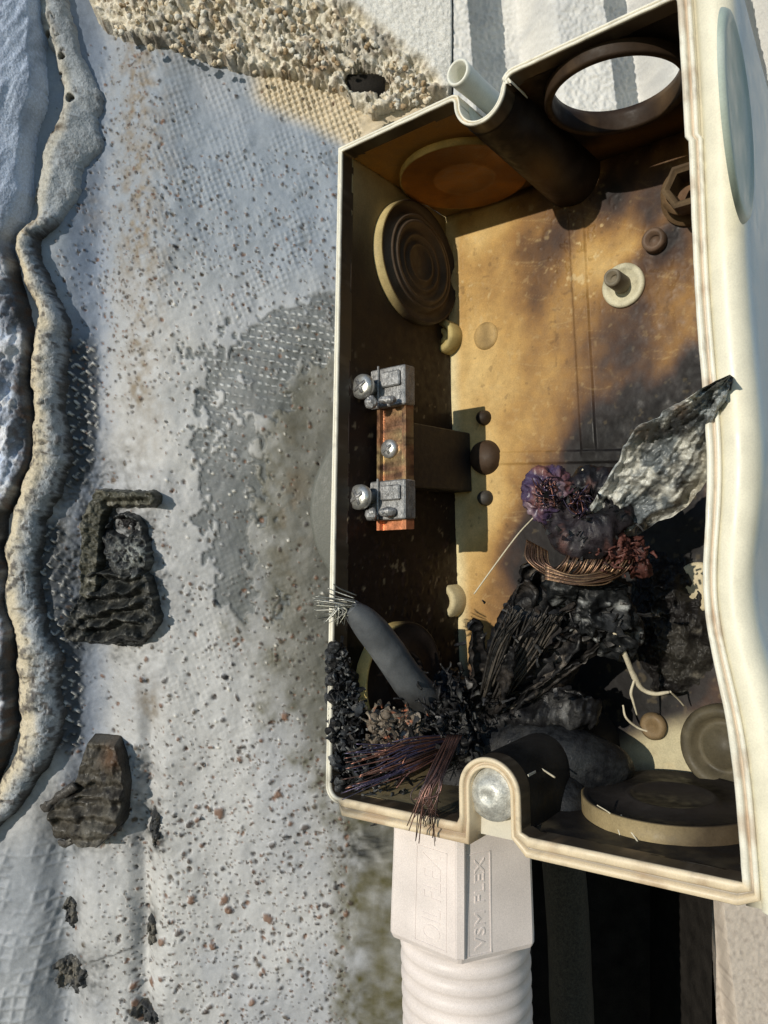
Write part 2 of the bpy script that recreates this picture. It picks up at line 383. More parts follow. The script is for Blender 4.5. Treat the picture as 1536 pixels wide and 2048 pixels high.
    col = mix(col, (0.030, 0.033, 0.035), s); h = h + 0.006 * s * n4
    # fish scale mesh print low on the left
    lowl = sstep(1640, 1720, y) * sstep(170, 110, x); ws = weave(x, y, 24, 0.25, 1.6)
    h = h + 0.0032 * lowl * ws * sstep(-.5, .2, n1); col = mix(col, (0.26, 0.29, 0.33), 0.6 * lowl)  # blue-grey shade of the low left corner painted in
    # hairline cracks and ragged bits
    cr = np.exp(-(np.abs(y - (1925 - (x - 180) * .33) + 6 * n2) / 2.5) ** 2) * sstep(170, 190, x) * sstep(275, 255, x)
    col = mix(col, (0.03, 0.03, 0.03), .8 * cr)
    # pits and sparks: little brown craters
    fx = (xs >= -40) & (xs < 720); fy = (ys >= -40) & (ys < 2090); ix0 = np.argmax(fx); iy0 = np.argmax(fy)
    def stamp(px_, py_, r, c, dh, el=1.0, an=0.0, soft=.55):
        w = int(r * 2.2 / 2.5) + 2; ci = int((px_ + 40) / 2.5) + ix0; cj = int((py_ + 40) / 2.5) + iy0
        a, b, c_, d_ = max(ci - w, 0), ci + w, max(cj - w, 0), cj + w
        X = x[c_:d_, a:b] - px_; Y = y[c_:d_, a:b] - py_
        if X.size == 0: return
        u_ = X * math.cos(an) + Y * math.sin(an); v_ = (-X * math.sin(an) + Y * math.cos(an)) * el
        q = np.sqrt(u_ * u_ + v_ * v_) / r + 0.5 * n4[c_:d_, a:b]
        m = sstep(1.15, soft, q)
        col[c_:d_, a:b] = mix(col[c_:d_, a:b], c, m * .9); h[c_:d_, a:b] += dh * m
    for k in range(9500):
        px_, py_ = rng.uniform(110, 700), rng.uniform(-20, 2080)
        d = 0.25 + 0.75 * math.exp(-((px_ - 270) / 70) ** 2) * (py_ < 800) + 0.55 * (py_ > 1480) * (px_ > 200) + .3 * (py_ > 1150) * (px_ > 330) + .4 * (300 < py_ < 620)
        if py_ < 300 and abs(px_ - 260) > 70: d *= 0.3
        if rng.random() > d: continue
        big = rng.random()
        r = 1.5 + 1.5 * rng.random() if big < .86 else rng.uniform(3.5, 6.5)
        if py_ < 900: r = min(r, 4.2)
        c = random.choice([(0.05, 0.045, 0.045), (0.07, 0.05, 0.04), (0.17, 0.09, 0.055), (0.09, 0.07, 0.05)])
        stamp(px_, py_, r, c, rng.choice([-0.0035, 0.0035]), rng.uniform(1, 1.8), rng.uniform(0, 3.1))
    for (a, b, r) in ((535, 1838, 11), (457, 1822, 9), (448, 1800, 11), (425, 1892, 9), (360, 1860, 8), (326, 1878, 9), (385, 1795, 10), (545, 1690, 8), (556, 1588, 9), (440, 1625, 13), (380, 1648, 8), (610, 1655, 8), (470, 1950, 8), (505, 2000, 9), (265, 1975, 9), (300, 1970, 9), (268, 2010, 10), (650, 1812, 7), (280, 2040, 12), (570, 1432, 9)):
        stamp(a, b, r, (0.20, 0.11, 0.07) if r > 8 else (0.07, 0.055, 0.05), 0.005, 1.3, rng.uniform(0, 3), .7)
    for k in range(60):
        px_, py_ = rng.uniform(330, 660), rng.uniform(600, 1500); stamp(px_, py_, rng.uniform(1.8, 3.5), (0.72, 0.70, 0.64), 0.004)
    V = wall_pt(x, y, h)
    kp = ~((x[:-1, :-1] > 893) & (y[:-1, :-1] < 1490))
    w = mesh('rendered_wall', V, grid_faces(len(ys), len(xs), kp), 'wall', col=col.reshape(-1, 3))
    tag(w, 'grey base coated wall, soot streaked and pitted, left of the burnt box', 'wall')
build_wall()

# ---- torn plaster layer across the top
def build_plaster():
    xs = np.arange(120, 906, 2.5); ys = np.concatenate([np.arange(-400, -30, 20), np.arange(-30, 300, 2.5)])
    x, y = np.meshgrid(xs, ys)
    n1 = fbm(x / 30, y / 30, 21.0, 4); n2 = fbm(x / 7, y / 7, 22.0, 3); n3 = fbm(x / 16, y / 16, 25.0, 4)
    up = np.interp(x, [120, 420, 540, 620, 700, 770, 820, 860, 900], [-200, -120, -30, 0, 40, 100, 140, 175, 230])
    m = plaster_edge(x) - y + 10 * n1 + 5 * n2                    # > 0 inside
    left = x - np.interp(y, [-400, -30, 30, 60, 100, 140, 300], [60, 150, 178, 205, 290, 420, 900])
    m = np.minimum(m, left * .8)
    hole = np.minimum(1.0 - np.hypot((x - 735 - (y - 175) * .4) / 46, (y - 175) / (24 + 10 * n1)), 9)
    m = np.where(hole > 0, -20 * hole, m)
    sm = sstep(0, 26, up - y + 14 * n1)                           # 1 = smooth finish coat still on
    th = 0.030 * sstep(0, 9, m) + 0.006 * sstep(20, 70, m) + 0.014 * sm
    h = wall_height(x, y) * .6 + th
    rub = (1 - sm) * sstep(0, 6, m)
    cell = np.abs(n3) * 2
    n5 = fbm(x / 4.5, y / 4.5, 28., 2); h = h + rub * (0.009 * n2 + 0.013 * n3 + 0.010 * n1 + .005 * n5 - .012 * sstep(.25, .5, fbm(x / 9, y / 9, 27., 2)))
    h = h + sm * (0.0022 * fbm(x / 5, y / 5, 26.0, 3) + 0.002 * n1)
    col = np.tile(np.array([0.72, 0.67, 0.56]), x.shape + (1,))
    col = mix(col, (0.22, 0.16, 0.10), 0.8 * sstep(0.05, 0.4, n3 * .7 + .7 * n2)); col = mix(col, (0.40, 0.39, 0.36), .6 * sstep(-.1, .3, n1))
    col = mix(col, (0.62, 0.57, 0.46), 0.7 * sstep(0.05, 0.4, -n3 + .3 * n1))
    col = mix(col, (0.26, 0.26, 0.25), 0.75 * gauss(x, y, 370, 95, 75, 22) + .5 * gauss(x, y, 720, 110, 80, 25))
    col = mix(col, (0.30, 0.17, 0.06), 0.6 * gauss(x, y, 640, 150, 30, 14))
    col = mix(col, (0.68, 0.67, 0.63), sm); col = mix(col, (.02, .02, .02), sstep(900, 902, x)); h = h - .02 * sstep(899, 902, x)
    keep = m > -6; k4 = keep[:-1, :-1] & keep[1:, :-1] & keep[:-1, 1:] & keep[1:, 1:]
    V = wall_pt(x, y, np.where(m > 0, h, wall_height(x, y) - 0.012))
    t = thing('plaster_layer', 'torn crumbling cream plaster layer along the top, with a dark hole', 'plaster', wall_pt(np.array(500.), np.array(100.), 0))
    mesh('crumbled_plaster', V, grid_faces(len(ys), len(xs), k4), 'rubble', t, col=col.reshape(-1, 3))
    # loose crumbs stuck on the torn face
    b = Bag()
    for k in range(200):
        px_ = rng.uniform(230, 860); lo = plaster_edge(px_); hi = np.interp(px_, [120, 420, 540, 620, 700, 770, 820, 860, 900], [-60, -60, -30, 0, 40, 100, 140, 175, 230])
        if lo - hi < 8: continue
        py_ = rng.uniform(max(hi, -20), lo - 4)
        if abs(px_ - 735) < 50 and abs(py_ - 178) < 30: continue
        r = rng.uniform(1.4, 4.5)
        v, f = blob(px_, py_, WD - 0.036 - rng.uniform(0, .006), r, r * rng.uniform(.6, 1), r * .8, 0.0045, 190, k, 12, 8, 3)
        c = random.choice([(0.74, 0.65, 0.50), (0.60, 0.50, 0.35), (0.38, 0.28, 0.17), (0.66, 0.63, 0.55)])
        b.add(v, f, c)
    b.build('crumbs', 'rubble', t)
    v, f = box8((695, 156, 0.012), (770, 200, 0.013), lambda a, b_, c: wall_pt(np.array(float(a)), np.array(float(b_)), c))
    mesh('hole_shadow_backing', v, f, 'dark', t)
build_plaster()

# ---- stuccoed cladding with vertical grooves (upper right)
def build_cladding():
    xs = np.concatenate([np.arange(903, 1560, 2.5), np.arange(1560, 2300, 10)]); ys = np.concatenate([np.arange(-500, -30, 15), np.arange(-30, 420, 2.5), np.arange(420, 1700, 15)])
    x, y = np.meshgrid(xs, ys); h = np.full(x.shape, 0.044)
    for (e, sl, w1, w2) in ((929, .085, 112, 60), (1192, .125, 82, 45), (1462, .21, 60, 40), (1720, .1, 90, 50), (1990, .1, 90, 50)):
        xe = e + sl * y; q = x - xe
        h = h - 0.105 * sstep(0, 4, q) * (1 - sstep(w1, w1 + w2, q))
    n = fbm(x / 5.5, y / 5.5, 31.0, 3); n1 = fbm(x / 40, y / 40, 32.0, 3)
    flat = 1.0
    h = h + 0.0032 * n * flat + 0.003 * n1
    col = np.tile(np.array([0.70, 0.69, 0.66]), x.shape + (1,)); col = mix(col, (0.58, 0.58, 0.57), sstep(-.1, .5, n1))
    keep = (x[:-1, :-1] < 1062) | (y[:-1, :-1] < 1500) | (x[:-1, :-1] > 2200)
    w = mesh('wall_cladding', wall_pt(x, y, h), grid_faces(len(ys), len(xs), keep & (y[:-1, :-1] < 1500)), 'stucco', col=col.reshape(-1, 3))
    tag(w, 'white stuccoed cladding with deep vertical grooves behind the top of the box', 'cladding')
build_cladding()

# ---- lower right: dark recess, pipe, pale pier
def build_recess():
    V = []; f = []
    x0, x1, y0, y1 = 1064, 1424, 1490, 2500
    fr = lambda a, b, d: wall_pt(np.array(float(a)), np.array(float(b)), -d)
    B = Bag()
    quads = [[(x0, y0, 0), (x1, y0, 0), (x1, y0, .35), (x0, y0, .35)], [(x0, y1, 0), (x1, y1, 0), (x1, y1, .35), (x0, y1, .35)],
             [(x0, y0, 0), (x0, y1, 0), (x0, y1, .35), (x0, y0, .35)], [(x1, y0, 0), (x1, y1, 0), (x1, y1, .35), (x1, y0, .35)],
             [(x0, y0, .35), (x1, y0, .35), (x1, y1, .35), (x0, y1, .35)]]
    for q in quads: B.add([fr(*p) for p in q], [[0, 1, 2, 3]])
    o = B.build('wall_recess', 'dark', smooth=False); tag(o, 'recess in the wall below the right half of the box, painted black for shade', 'recess')
    v, f = tube([(1118, 1560, 1.46, 42), (1126, 1700, 1.46, 42), (1136, 1850, 1.46, 42), (1143, 2000, 1.46, 42), (1150, 2200, 1.46, 42)], 60, 28, 0.003, 14, 2)
    o = mesh('dark_pipe', v, f, 'pipe'); tag(o, 'dark sooty pipe standing right of the white corrugated conduit', 'pipe')
    xs = np.concatenate([np.arange(1426, 1560, 2.5), np.arange(1560, 2300, 12)]); ys = np.arange(1490, 2500, 4.0); x, y = np.meshgrid(xs, ys)
    h = 0.03 + 0.0016 * fbm(x / 6, y / 6, 41.0, 3) + .02 * 0; h = h - 0.05 * sstep(1432, 1426, x - (y - 1790) * .06)
    col = np.tile(np.array([0.52, 0.46, 0.40]), x.shape + (1,)); n = fbm(x / 8, y / 8, 43., 3); col = mix(col, (0.36, 0.31, 0.27), .7 * sstep(.1, .5, n))
    o = mesh('wall_pier', wall_pt(x + (y - 1790) * .06, y, h), grid_faces(len(ys), len(xs)), 'stucco', col=col.reshape(-1, 3))
    tag(o, 'beige textured pier at the lower right corner of the photo', 'pier')
    # round plate behind the box
    n = 96; a = np.linspace(0, 2 * math.pi, n, endpoint=False); B = Bag(); rings = []
    for (r, hh) in ((0.02, .030), (196, .030), (203, .027), (205, .0), ):
        rings.append(wall_pt(826 + r * np.cos(a), 1022 + r * 1.02 * np.sin(a), np.full(n, hh)))
    V = np.concatenate(rings); f = [[i * n + j, i * n + (j + 1) % n, (i + 1) * n + (j + 1) % n, (i + 1) * n + j] for i in range(3) for j in range(n)]
    o = mesh('round_plate', V, f, 'wall', col=tone(V, (0.13, 0.135, 0.12), (0.20, 0.19, 0.15), 8)); tag(o, 'grey round plate on the wall, only a sliver showing left of the box rim', 'plate')
build_recess()

# ---- left slab, foam bead
def build_slab():
    xs = np.concatenate([np.arange(-500, -40, 20), np.arange(-40, 130, 2.2)]); ys = np.concatenate([np.arange(-500, -30, 20), np.arange(-30, 2090, 2.5), np.arange(2090, 2500, 20)])
    x, y = np.meshgrid(xs, ys); e = interp(slab_edge, y)
    n1 = fbm(x / 28, y / 28, 51., 4); n2 = fbm(x / 7, y / 9, 52., 3); n3 = fbm((x + y * .35) / 9, (y - x * .2) / 60, 53., 4); n4 = fbm(x / 20 + y / 60, y / 40, 57., 4)
    m = e - x + 4 * n1
    lowc = sstep(450, 560, y)
    h = 0.006 + 0.034 * sstep(0, 14, m) ** .7 + 0.00042 * np.clip(m, 0, 400) * (1 - lowc) * 1.6
    h = h + lowc * 0.030 * sstep(0, 40, m) * (n4 + .4) - lowc * .0003 * np.clip(m, 0, 300) * 0
    h = h + 0.004 * n3 * (1 - lowc) + 0.008 * n1 * lowc + 0.003 * n2 * (.3 + lowc)
    col = np.tile(np.array([0.55, 0.63, 0.78]), x.shape + (1,)); col = mix(col, (0.30, 0.36, 0.47), 0.7 * sstep(.0, .35, n3))  # blue of the skylit shade put into the slab's base colour
    col = mix(col, (0.17, 0.18, 0.20), 0.75 * lowc * sstep(-.5, .35, n4)); col = mix(col, (0.70, 0.72, 0.76), lowc * .9 * sstep(.12, .4, n1 - .2 * n4))
    col = mix(col, (0.04, 0.038, 0.036), 0.9 * lowc * sstep(34, 4, m + 14 * n1)); col = mix(col, (0.10, 0.06, 0.04), 0.5 * lowc * sstep(.1, .4, n2) * sstep(60, 20, m))
    keep = m > -2; k4 = keep[:-1, :-1] | keep[1:, :-1] | keep[:-1, 1:] | keep[1:, 1:]
    V = wall_pt(x, y, np.where(m > 0, h, wall_height(x, y) - .01))
    o = mesh('plaster_slab', V, grid_faces(len(ys), len(xs), k4), 'rubble', col=col.reshape(-1, 3))
    tag(o, 'cracked plaster slab with painted blue shade along the left edge, sooty and lumpy lower down', 'plaster slab')
    bead = [(95, -120, 24), (104, 0, 24), (122, 70, 28), (140, 140, 26), (150, 210, 26), (142, 268, 30), (118, 330, 32), (112, 385, 34), (98, 440, 26), (62, 484, 20), (70, 530, 20), (92, 590, 26), (114, 640, 32), (108, 700, 30), (102, 780, 29), (106, 860, 31), (108, 920, 33), (80, 985, 36), (60, 1040, 34), (48, 1110, 32), (50, 1190, 38), (70, 1270, 40), (84, 1350, 42), (88, 1430, 42), (74, 1500, 40), (40, 1570, 34), (5, 1620, 30), (-60, 1690, 30), (-140, 1760, 30)]
    ys2 = np.concatenate([np.arange(-400, -30, 12), np.arange(-30, 1800, 2.0)]); xs2 = np.arange(-60, 215, 2.0); x, y = np.meshgrid(xs2, ys2)
    by = [q[1] for q in bead]; cx = np.interp(y, by, [q[0] for q in bead]); rr = np.interp(y, by, [q[2] * (1.15 if q[1] < 430 else .95) for q in bead])
    cx = cx + 7 * fbm(0 * x + 3., y / 45, 150., 3); rr = rr * (1 + .25 * fbm(0 * x + 8., y / 55, 151., 3))
    n1 = fbm(x / 22, y / 22, 152., 4); n2 = fbm(x / 7, y / 7, 153., 3); n3 = fbm(x / 60, y / 30, 154., 4)
    upper = sstep(480, 420, y)
    # flap like bulges of the upper part
    rr = rr + 24 * gauss(0 * x, y, 0, 300, 1, 38) * (x > cx) * upper + 14 * gauss(0 * x, y, 0, 185, 1, 60) * (x > cx)
    m = rr - np.abs(x - cx) + 5 * n1 + 1.5 * n2; q = np.clip(m / rr, 0, 1)
    prof_ = np.sqrt(1 - (1 - q) ** 2.2)
    cz = np.abs(fbm(x / 42 + .3 * n1, y / 17, 155., 3)); cg = np.exp(-(cz / .035) ** 2) * sstep(-.15, .2, n3) * (1 - upper)
    cz2 = np.abs(fbm(x / 16, y / 60, 156., 3)); cg = np.maximum(cg, .8 * np.exp(-(cz2 / .03) ** 2) * sstep(.0, .3, n1))
    h = wall_height(x, y) + np.where(m > 0, prof_ * (.040 - .018 * upper) + .008 * fbm(x / 34, y / 40, 157., 2) * q + .0016 * n2 * q + .003 * n1 * q - .007 * cg * q, -.01)
    col = np.tile(np.array([0.52, 0.50, 0.45]), x.shape + (1,))
    col = mix(col, (0.34, 0.39, 0.45), .75 * np.maximum(upper, sstep(-4, 16, x - cx + 10 * n1)))  # blue-grey shade of the right side and upper part painted in
    col = mix(col, (0.62, 0.54, 0.39), .8 * sstep(6, -16, x - cx + 12 * n1) * (1 - upper)); col = mix(col, (0.56, 0.52, 0.42), .6 * sstep(4, -14, x - cx) * upper)  # sunlit left side painted warmer
    col = mix(col, (0.11, 0.10, 0.095), .8 * sstep(.08, .4, n1 * .6 + n2 * .7) * (1 - .5 * upper)); col = mix(col, (0.03, 0.028, 0.026), .85 * sstep(7, 1, m + 6 * n2) * (1 - upper)); col = mix(col, (0.08, 0.065, 0.055), .8 * cg)
    rot_ = gauss(x, y, 110, 190, 17, 40); rr2 = np.clip(.95 * rot_ + .8 * gauss(x, y, 76, 400, 9, 75) + .8 * gauss(x, y, 104, 262, 30, 12) + .5 * gauss(x, y, 60, 480, 14, 10), 0, 1)
    col = mix(col, (0.17, 0.115, 0.065), rr2 * sstep(-.5, .1, n2 + n1)); col = mix(col, (0.03, 0.025, 0.02), rr2 * sstep(.05, .3, n1 - n2 * .5)); h = h - .016 * rot_ - .008 * rr2 * (1 + 2 * n2)
    for (a, b, r_) in ((127, 118, 6), (143, 199, 7.5), (100, 75, 5), (107, 111, 6), (118, 239, 4), (112, 160, 5), (122, 150, 4)):
        hq = sstep(1.15, .8, np.hypot(x - a, (y - b) * .9) / r_ + .2 * n2); h = h - .02 * hq; col = mix(col, (0.006, 0.006, 0.006), hq)
    kp = m > -3; k4 = kp[:-1, :-1] & kp[1:, :-1] & kp[:-1, 1:] & kp[1:, 1:]
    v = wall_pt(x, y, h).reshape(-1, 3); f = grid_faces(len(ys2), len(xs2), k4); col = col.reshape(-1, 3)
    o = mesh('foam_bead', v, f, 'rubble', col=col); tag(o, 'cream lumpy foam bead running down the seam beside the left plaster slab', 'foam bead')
build_slab()

# ---- burnt brackets left on the wall
def char_lump(parts, name, parent=None, mat='char', cols=((0.035, 0.036, 0.034), (0.13, 0.13, 0.12)), c3=None, label=None, **k):
    b = Bag()
    for i, (v, f) in enumerate(parts): b.add(v, f, tone(v, cols[0], cols[1], 30, i * 7.3, c=c3))
    return b.build(name, mat, parent, **k)
def build_brackets():
    d = WD - .035
    t = thing('burnt_bracket', 'blackened hook shaped bracket remains stuck to the wall, upper of the two', 'bracket', P(240, 1290, d))
    X, Y = np.meshgrid(np.arange(110, 350, 1.6), np.arange(955, 1315, 1.6)); n1 = fbm(X / 14, Y / 14, 140., 4); n2 = fbm(X / 5, Y / 5, 141., 3)
    def seg_d(pts):
        dd = np.full(X.shape, 1e9)
        for (x0, y0, r0), (x1, y1, r1) in zip(pts[:-1], pts[1:]):
            L2 = (x1 - x0) ** 2 + (y1 - y0) ** 2; tt = np.clip(((X - x0) * (x1 - x0) + (Y - y0) * (y1 - y0)) / L2, 0, 1)
            dd = np.minimum(dd, np.hypot(X - x0 - tt * (x1 - x0), Y - y0 - tt * (y1 - y0)) - (r0 + (r1 - r0) * tt))
        return -dd
    def relief(name, m, top, c, label=None):
        m = m + 4 * n1 + 1.2 * n2; keep = m > -3; h = wall_height(X, Y) + np.where(m > 0, sstep(0, 7, m) * top, -.01)
        kk = keep[:-1, :-1] & keep[1:, :-1] & keep[:-1, 1:] & keep[1:, 1:]
        mesh(name, wall_pt(X, Y, h), grid_faces(X.shape[0], X.shape[1], kk), 'char', t, col=c.reshape(-1, 3), label=label)
    def cl(a_, b_, c_, lo=.3): return mix(mix(np.tile(np.array(a_, float), X.shape + (1,)), b_, sstep(-.2, .4, n1)), c_, .8 * sstep(lo, lo + .3, .6 * n2 + .7 * n1))
    m = np.maximum(seg_d([(312, 998, 18), (200, 996, 20)]), seg_d([(200, 998, 22), (184, 1040, 24), (178, 1180, 22)]))
    relief('hook', m, .036 + .010 * n1 + .003 * n2 - .018 * sstep(12, 2, seg_d([(215, 1010, 3), (300, 1008, 3)]) * -1), cl((0.055, 0.055, 0.042), (0.13, 0.125, 0.10), (0.26, 0.25, 0.22)))
    m = seg_d([(250, 1075, 52), (262, 1110, 50)])
    cav = sstep(1.15, .8, np.hypot((X - 248) / 36, (Y - 1052) / 20) + .2 * n1)
    relief('melted_core', m, .024 + .014 * n1 + .003 * n2 - .026 * cav + .01 * sstep(1080, 1110, Y), mix(mix(cl((0.02, 0.022, 0.024), (0.055, 0.058, 0.058), (0.16, 0.17, 0.165)), (0.008, 0.008, 0.010), cav), (0.34, 0.36, 0.34), .8 * gauss(X, Y, 278, 1105, 36, 22) * sstep(-.05, .25, n2)))
    m = np.maximum(seg_d([(185, 1165, 28), (290, 1170, 28), (296, 1230, 34), (270, 1265, 30), (190, 1262, 30), (185, 1165, 28)]), seg_d([(150, 1262, 24), (172, 1200, 20)])); m = np.maximum(m, seg_d([(230, 1210, 50), (250, 1215, 50)]))
    rb = np.sin((Y + .12 * (X - 240) + 16 * fbm(X / 50, Y / 50, 142., 2)) / 4.9) * sstep(160, 190, X) * sstep(305, 285, X)
    relief('melted_ribs', m, .028 + .016 * rb + .010 * n1 + .003 * n2, cl((0.016, 0.018, 0.018), (0.05, 0.05, 0.045), (0.17, 0.165, 0.145)))
    t = thing('burnt_clip', 'blackened wedge shaped clip remains on the wall, lower of the two', 'clip', P(180, 1690, d))
    # wedge body: ridged slab
    xs = np.linspace(-1, 1, 70); ys = np.linspace(0, 1, 90); a, b = np.meshgrid(xs, ys)
    L = np.interp(b, [0, .15, .4, .7, 1], [178, 165, 150, 92, 108]); R = np.interp(b, [0, .15, .4, .75, .85, 1], [240, 255, 268, 262, 245, 205])
    X = (L + R) / 2 + a * (R - L) / 2; Y = 1472 + b * 215 + 10 * a * 0
    edge = sstep(0, .16, 1 - np.abs(a)) * sstep(0, .06, b) * sstep(0, .06, 1 - b)
    r = np.sin((Y * 1.0 + X * .12) / 5.2 + 1.5 * fbm(X / 40, Y / 40, 60., 3)) * sstep(1530, 1570, Y)
    h = wall_height(X, Y) - .006 + edge * (0.045 + .012 * fbm(X / 18, Y / 18, 61., 4) + .006 * r)
    h -= .02 * gauss(X, Y, 215, 1500, 16, 10) * edge; h -= .02 * np.exp(-((Y - 1590) / 4) ** 2) * sstep(150, 170, X) * sstep(225, 205, X)
    V = wall_pt(X, Y, h).reshape(-1, 3); c = tone(V, (0.14, 0.125, 0.10), (0.25, 0.23, 0.19), 22, 5, c=(0.04, 0.035, 0.03), clo=.1, chi=.4)
    xx, yy = X.ravel(), Y.ravel(); c = mix(c, (0.28, 0.14, 0.07), .7 * gauss(xx, yy, 228, 1505, 22, 22)); c = mix(c, (0.03, 0.03, 0.03), .7 * sstep(.25, .02, 1 - np.abs(a.ravel())))
    mesh('clip_body', V, grid_faces(90, 70), 'char', t, col=c * .4)
    q = [tube([(88, 1618, d + .024, 8), (112, 1600, d + .014, 10), (150, 1570, d + .01, 9)], 50, 12, .009, 50, 2, flat=.6), tube([(118, 1688, d + .02, 8), (180, 1674, d + .014, 9), (240, 1655, d + .012, 8)], 60, 12, .010, 50, 7, flat=.6)]
    char_lump(q, 'clip_edge', t, cols=((0.06, 0.055, 0.05), (0.16, 0.15, 0.13)))
    # small charred residues
    for i, (a_, b_, ra, rb, lab) in enumerate(((312, 1650, 16, 42, 'small black char flake right of the lower burnt clip'), (130, 1965, 45, 42, 'big black char crust low on the wall near the bottom edge'),
                                        (300, 1862, 16, 40, 'narrow black char flake below the lower burnt clip, left of the pitted area'), (132, 1835, 20, 36, 'black char flake under the lower burnt clip on the fish scale coat'),
                                        (292, 2030, 36, 26, 'black char crust at the bottom edge, right of the larger crust'))):
        x = np.linspace(-1, 1, 46); a, b = np.meshgrid(x, x); rr = np.hypot(a, b); X = a_ + a * ra; Y = b_ + b * rb
        q = sstep(1, .55, rr + .35 * fbm(X / 11, Y / 11, 70. + i, 3)); h = wall_height(X, Y) - .006 + q * (.016 + .014 * fbm(X / 7, Y / 9, 71. + i, 3))
        V = wall_pt(X, Y, h).reshape(-1, 3)
        o = mesh('char_flake', V, grid_faces(46, 46), 'char', col=tone(V, (0.04, 0.042, 0.044), (0.13, 0.12, 0.10), 40, i)); tag(o, lab, 'char flake', group='char flakes stuck on the wall')
build_brackets()

# ------------------------------------------------------------------ the junction box
BW, BD, BH = 0.55, 0.311, 1.0
CN = {}
for k, (d, a, b) in {(0, 0, 0): (1.149, 660, 1592), (0, 0, 1): (1.224, 684, 303), (1, 0, 0): (0.818, 1484, 1766), (1, 0, 1): (0.893, 1360, -8),
                     (0, 1, 0): (1.390, 925, 1495), (0, 1, 1): (1.464, 891, 434), (1, 1, 0): (1.073, 1571, 1601), (1, 1, 1): (1.147, 1488, 220)}.items():
    CN[k] = P(a, b, d)
def LB(x, y, z):
    """box frame (x across, y depth, z up; modelling units) -> world units, with the heat warp of the right side"""
    x, y, z = np.broadcast_arrays(np.asarray(x, float), np.asarray(y, float), np.asarray(z, float))
    w = z / BH; v = y / BD; u = x / BW
    u = u - 0.034 * np.exp(-((w - .30) / .115) ** 2) * np.clip(u, 0, 1.3) ** 4 - .012 * np.exp(-((w - .62) / .2) ** 2) * np.clip(u, 0, 1.3) ** 4
    r = 0
    for (i, j, k), c in CN.items():
        r = r + ((u if i else 1 - u) * (v if j else 1 - v) * (w if k else 1 - w))[..., None] * c
    return r
def face_pt(face, a, b, h):
    a, b, h = np.broadcast_arrays(np.asarray(a, float), np.asarray(b, float), np.asarray(h, float))
    if face == 'back': return LB(a, BD - h, b)
    if face == 'left': return LB(h, a, b)
    if face == 'top': return LB(a, b, BH - h)
    if face == 'bottom': return LB(a, b, h)
    if face == 'front': return LB(a, -h, b)
    if face == 'outright': return LB(BW + 0.0615 - .0825 * a + h, a, b)
def pix2face(face, px_, py_, h=0.0, g=(0.2, 0.3)):
    q = np.array(g, float)
    for _ in range(30):
        def e(q): V = face_pt(face, q[0], q[1], h); a, b = PX(V); return np.array([float(a) - px_, float(b) - py_])
        r = e(q); J = np.array([(e(q + np.array([1e-4, 0])) - r) / 1e-4, (e(q + np.array([0, 1e-4])) - r) / 1e-4]).T
        q = q - np.clip(np.linalg.solve(J, r), -.2, .2)
    return q
def lathe(face, c, prof, n=48, a0=0, a1=2 * math.pi, ell=1.0):
    full = abs(a1 - a0 - 2 * math.pi) < 1e-6
    th = np.linspace(a0, a1, n, endpoint=not full); V = []
    for (r, h) in prof: V.append(face_pt(face, c[0] + r * np.cos(th), c[1] + r * ell * np.sin(th), h))
    V = np.concatenate(V); f = []; m = n if full else n - 1
    for i in range(len(prof) - 1):
        for j in range(m): f.append([i * n + j, i * n + (j + 1) % n, (i + 1) * n + (j + 1) % n, (i + 1) * n + j])
    return V, f
CREAM = np.array([0.62, 0.55, 0.36]); WHITE = np.array([0.74, 0.72, 0.64])
boxT = thing('junction_box', 'open burnt out plastic junction box, brown with soot inside', 'junction box', LB(BW / 2, BD, 0))

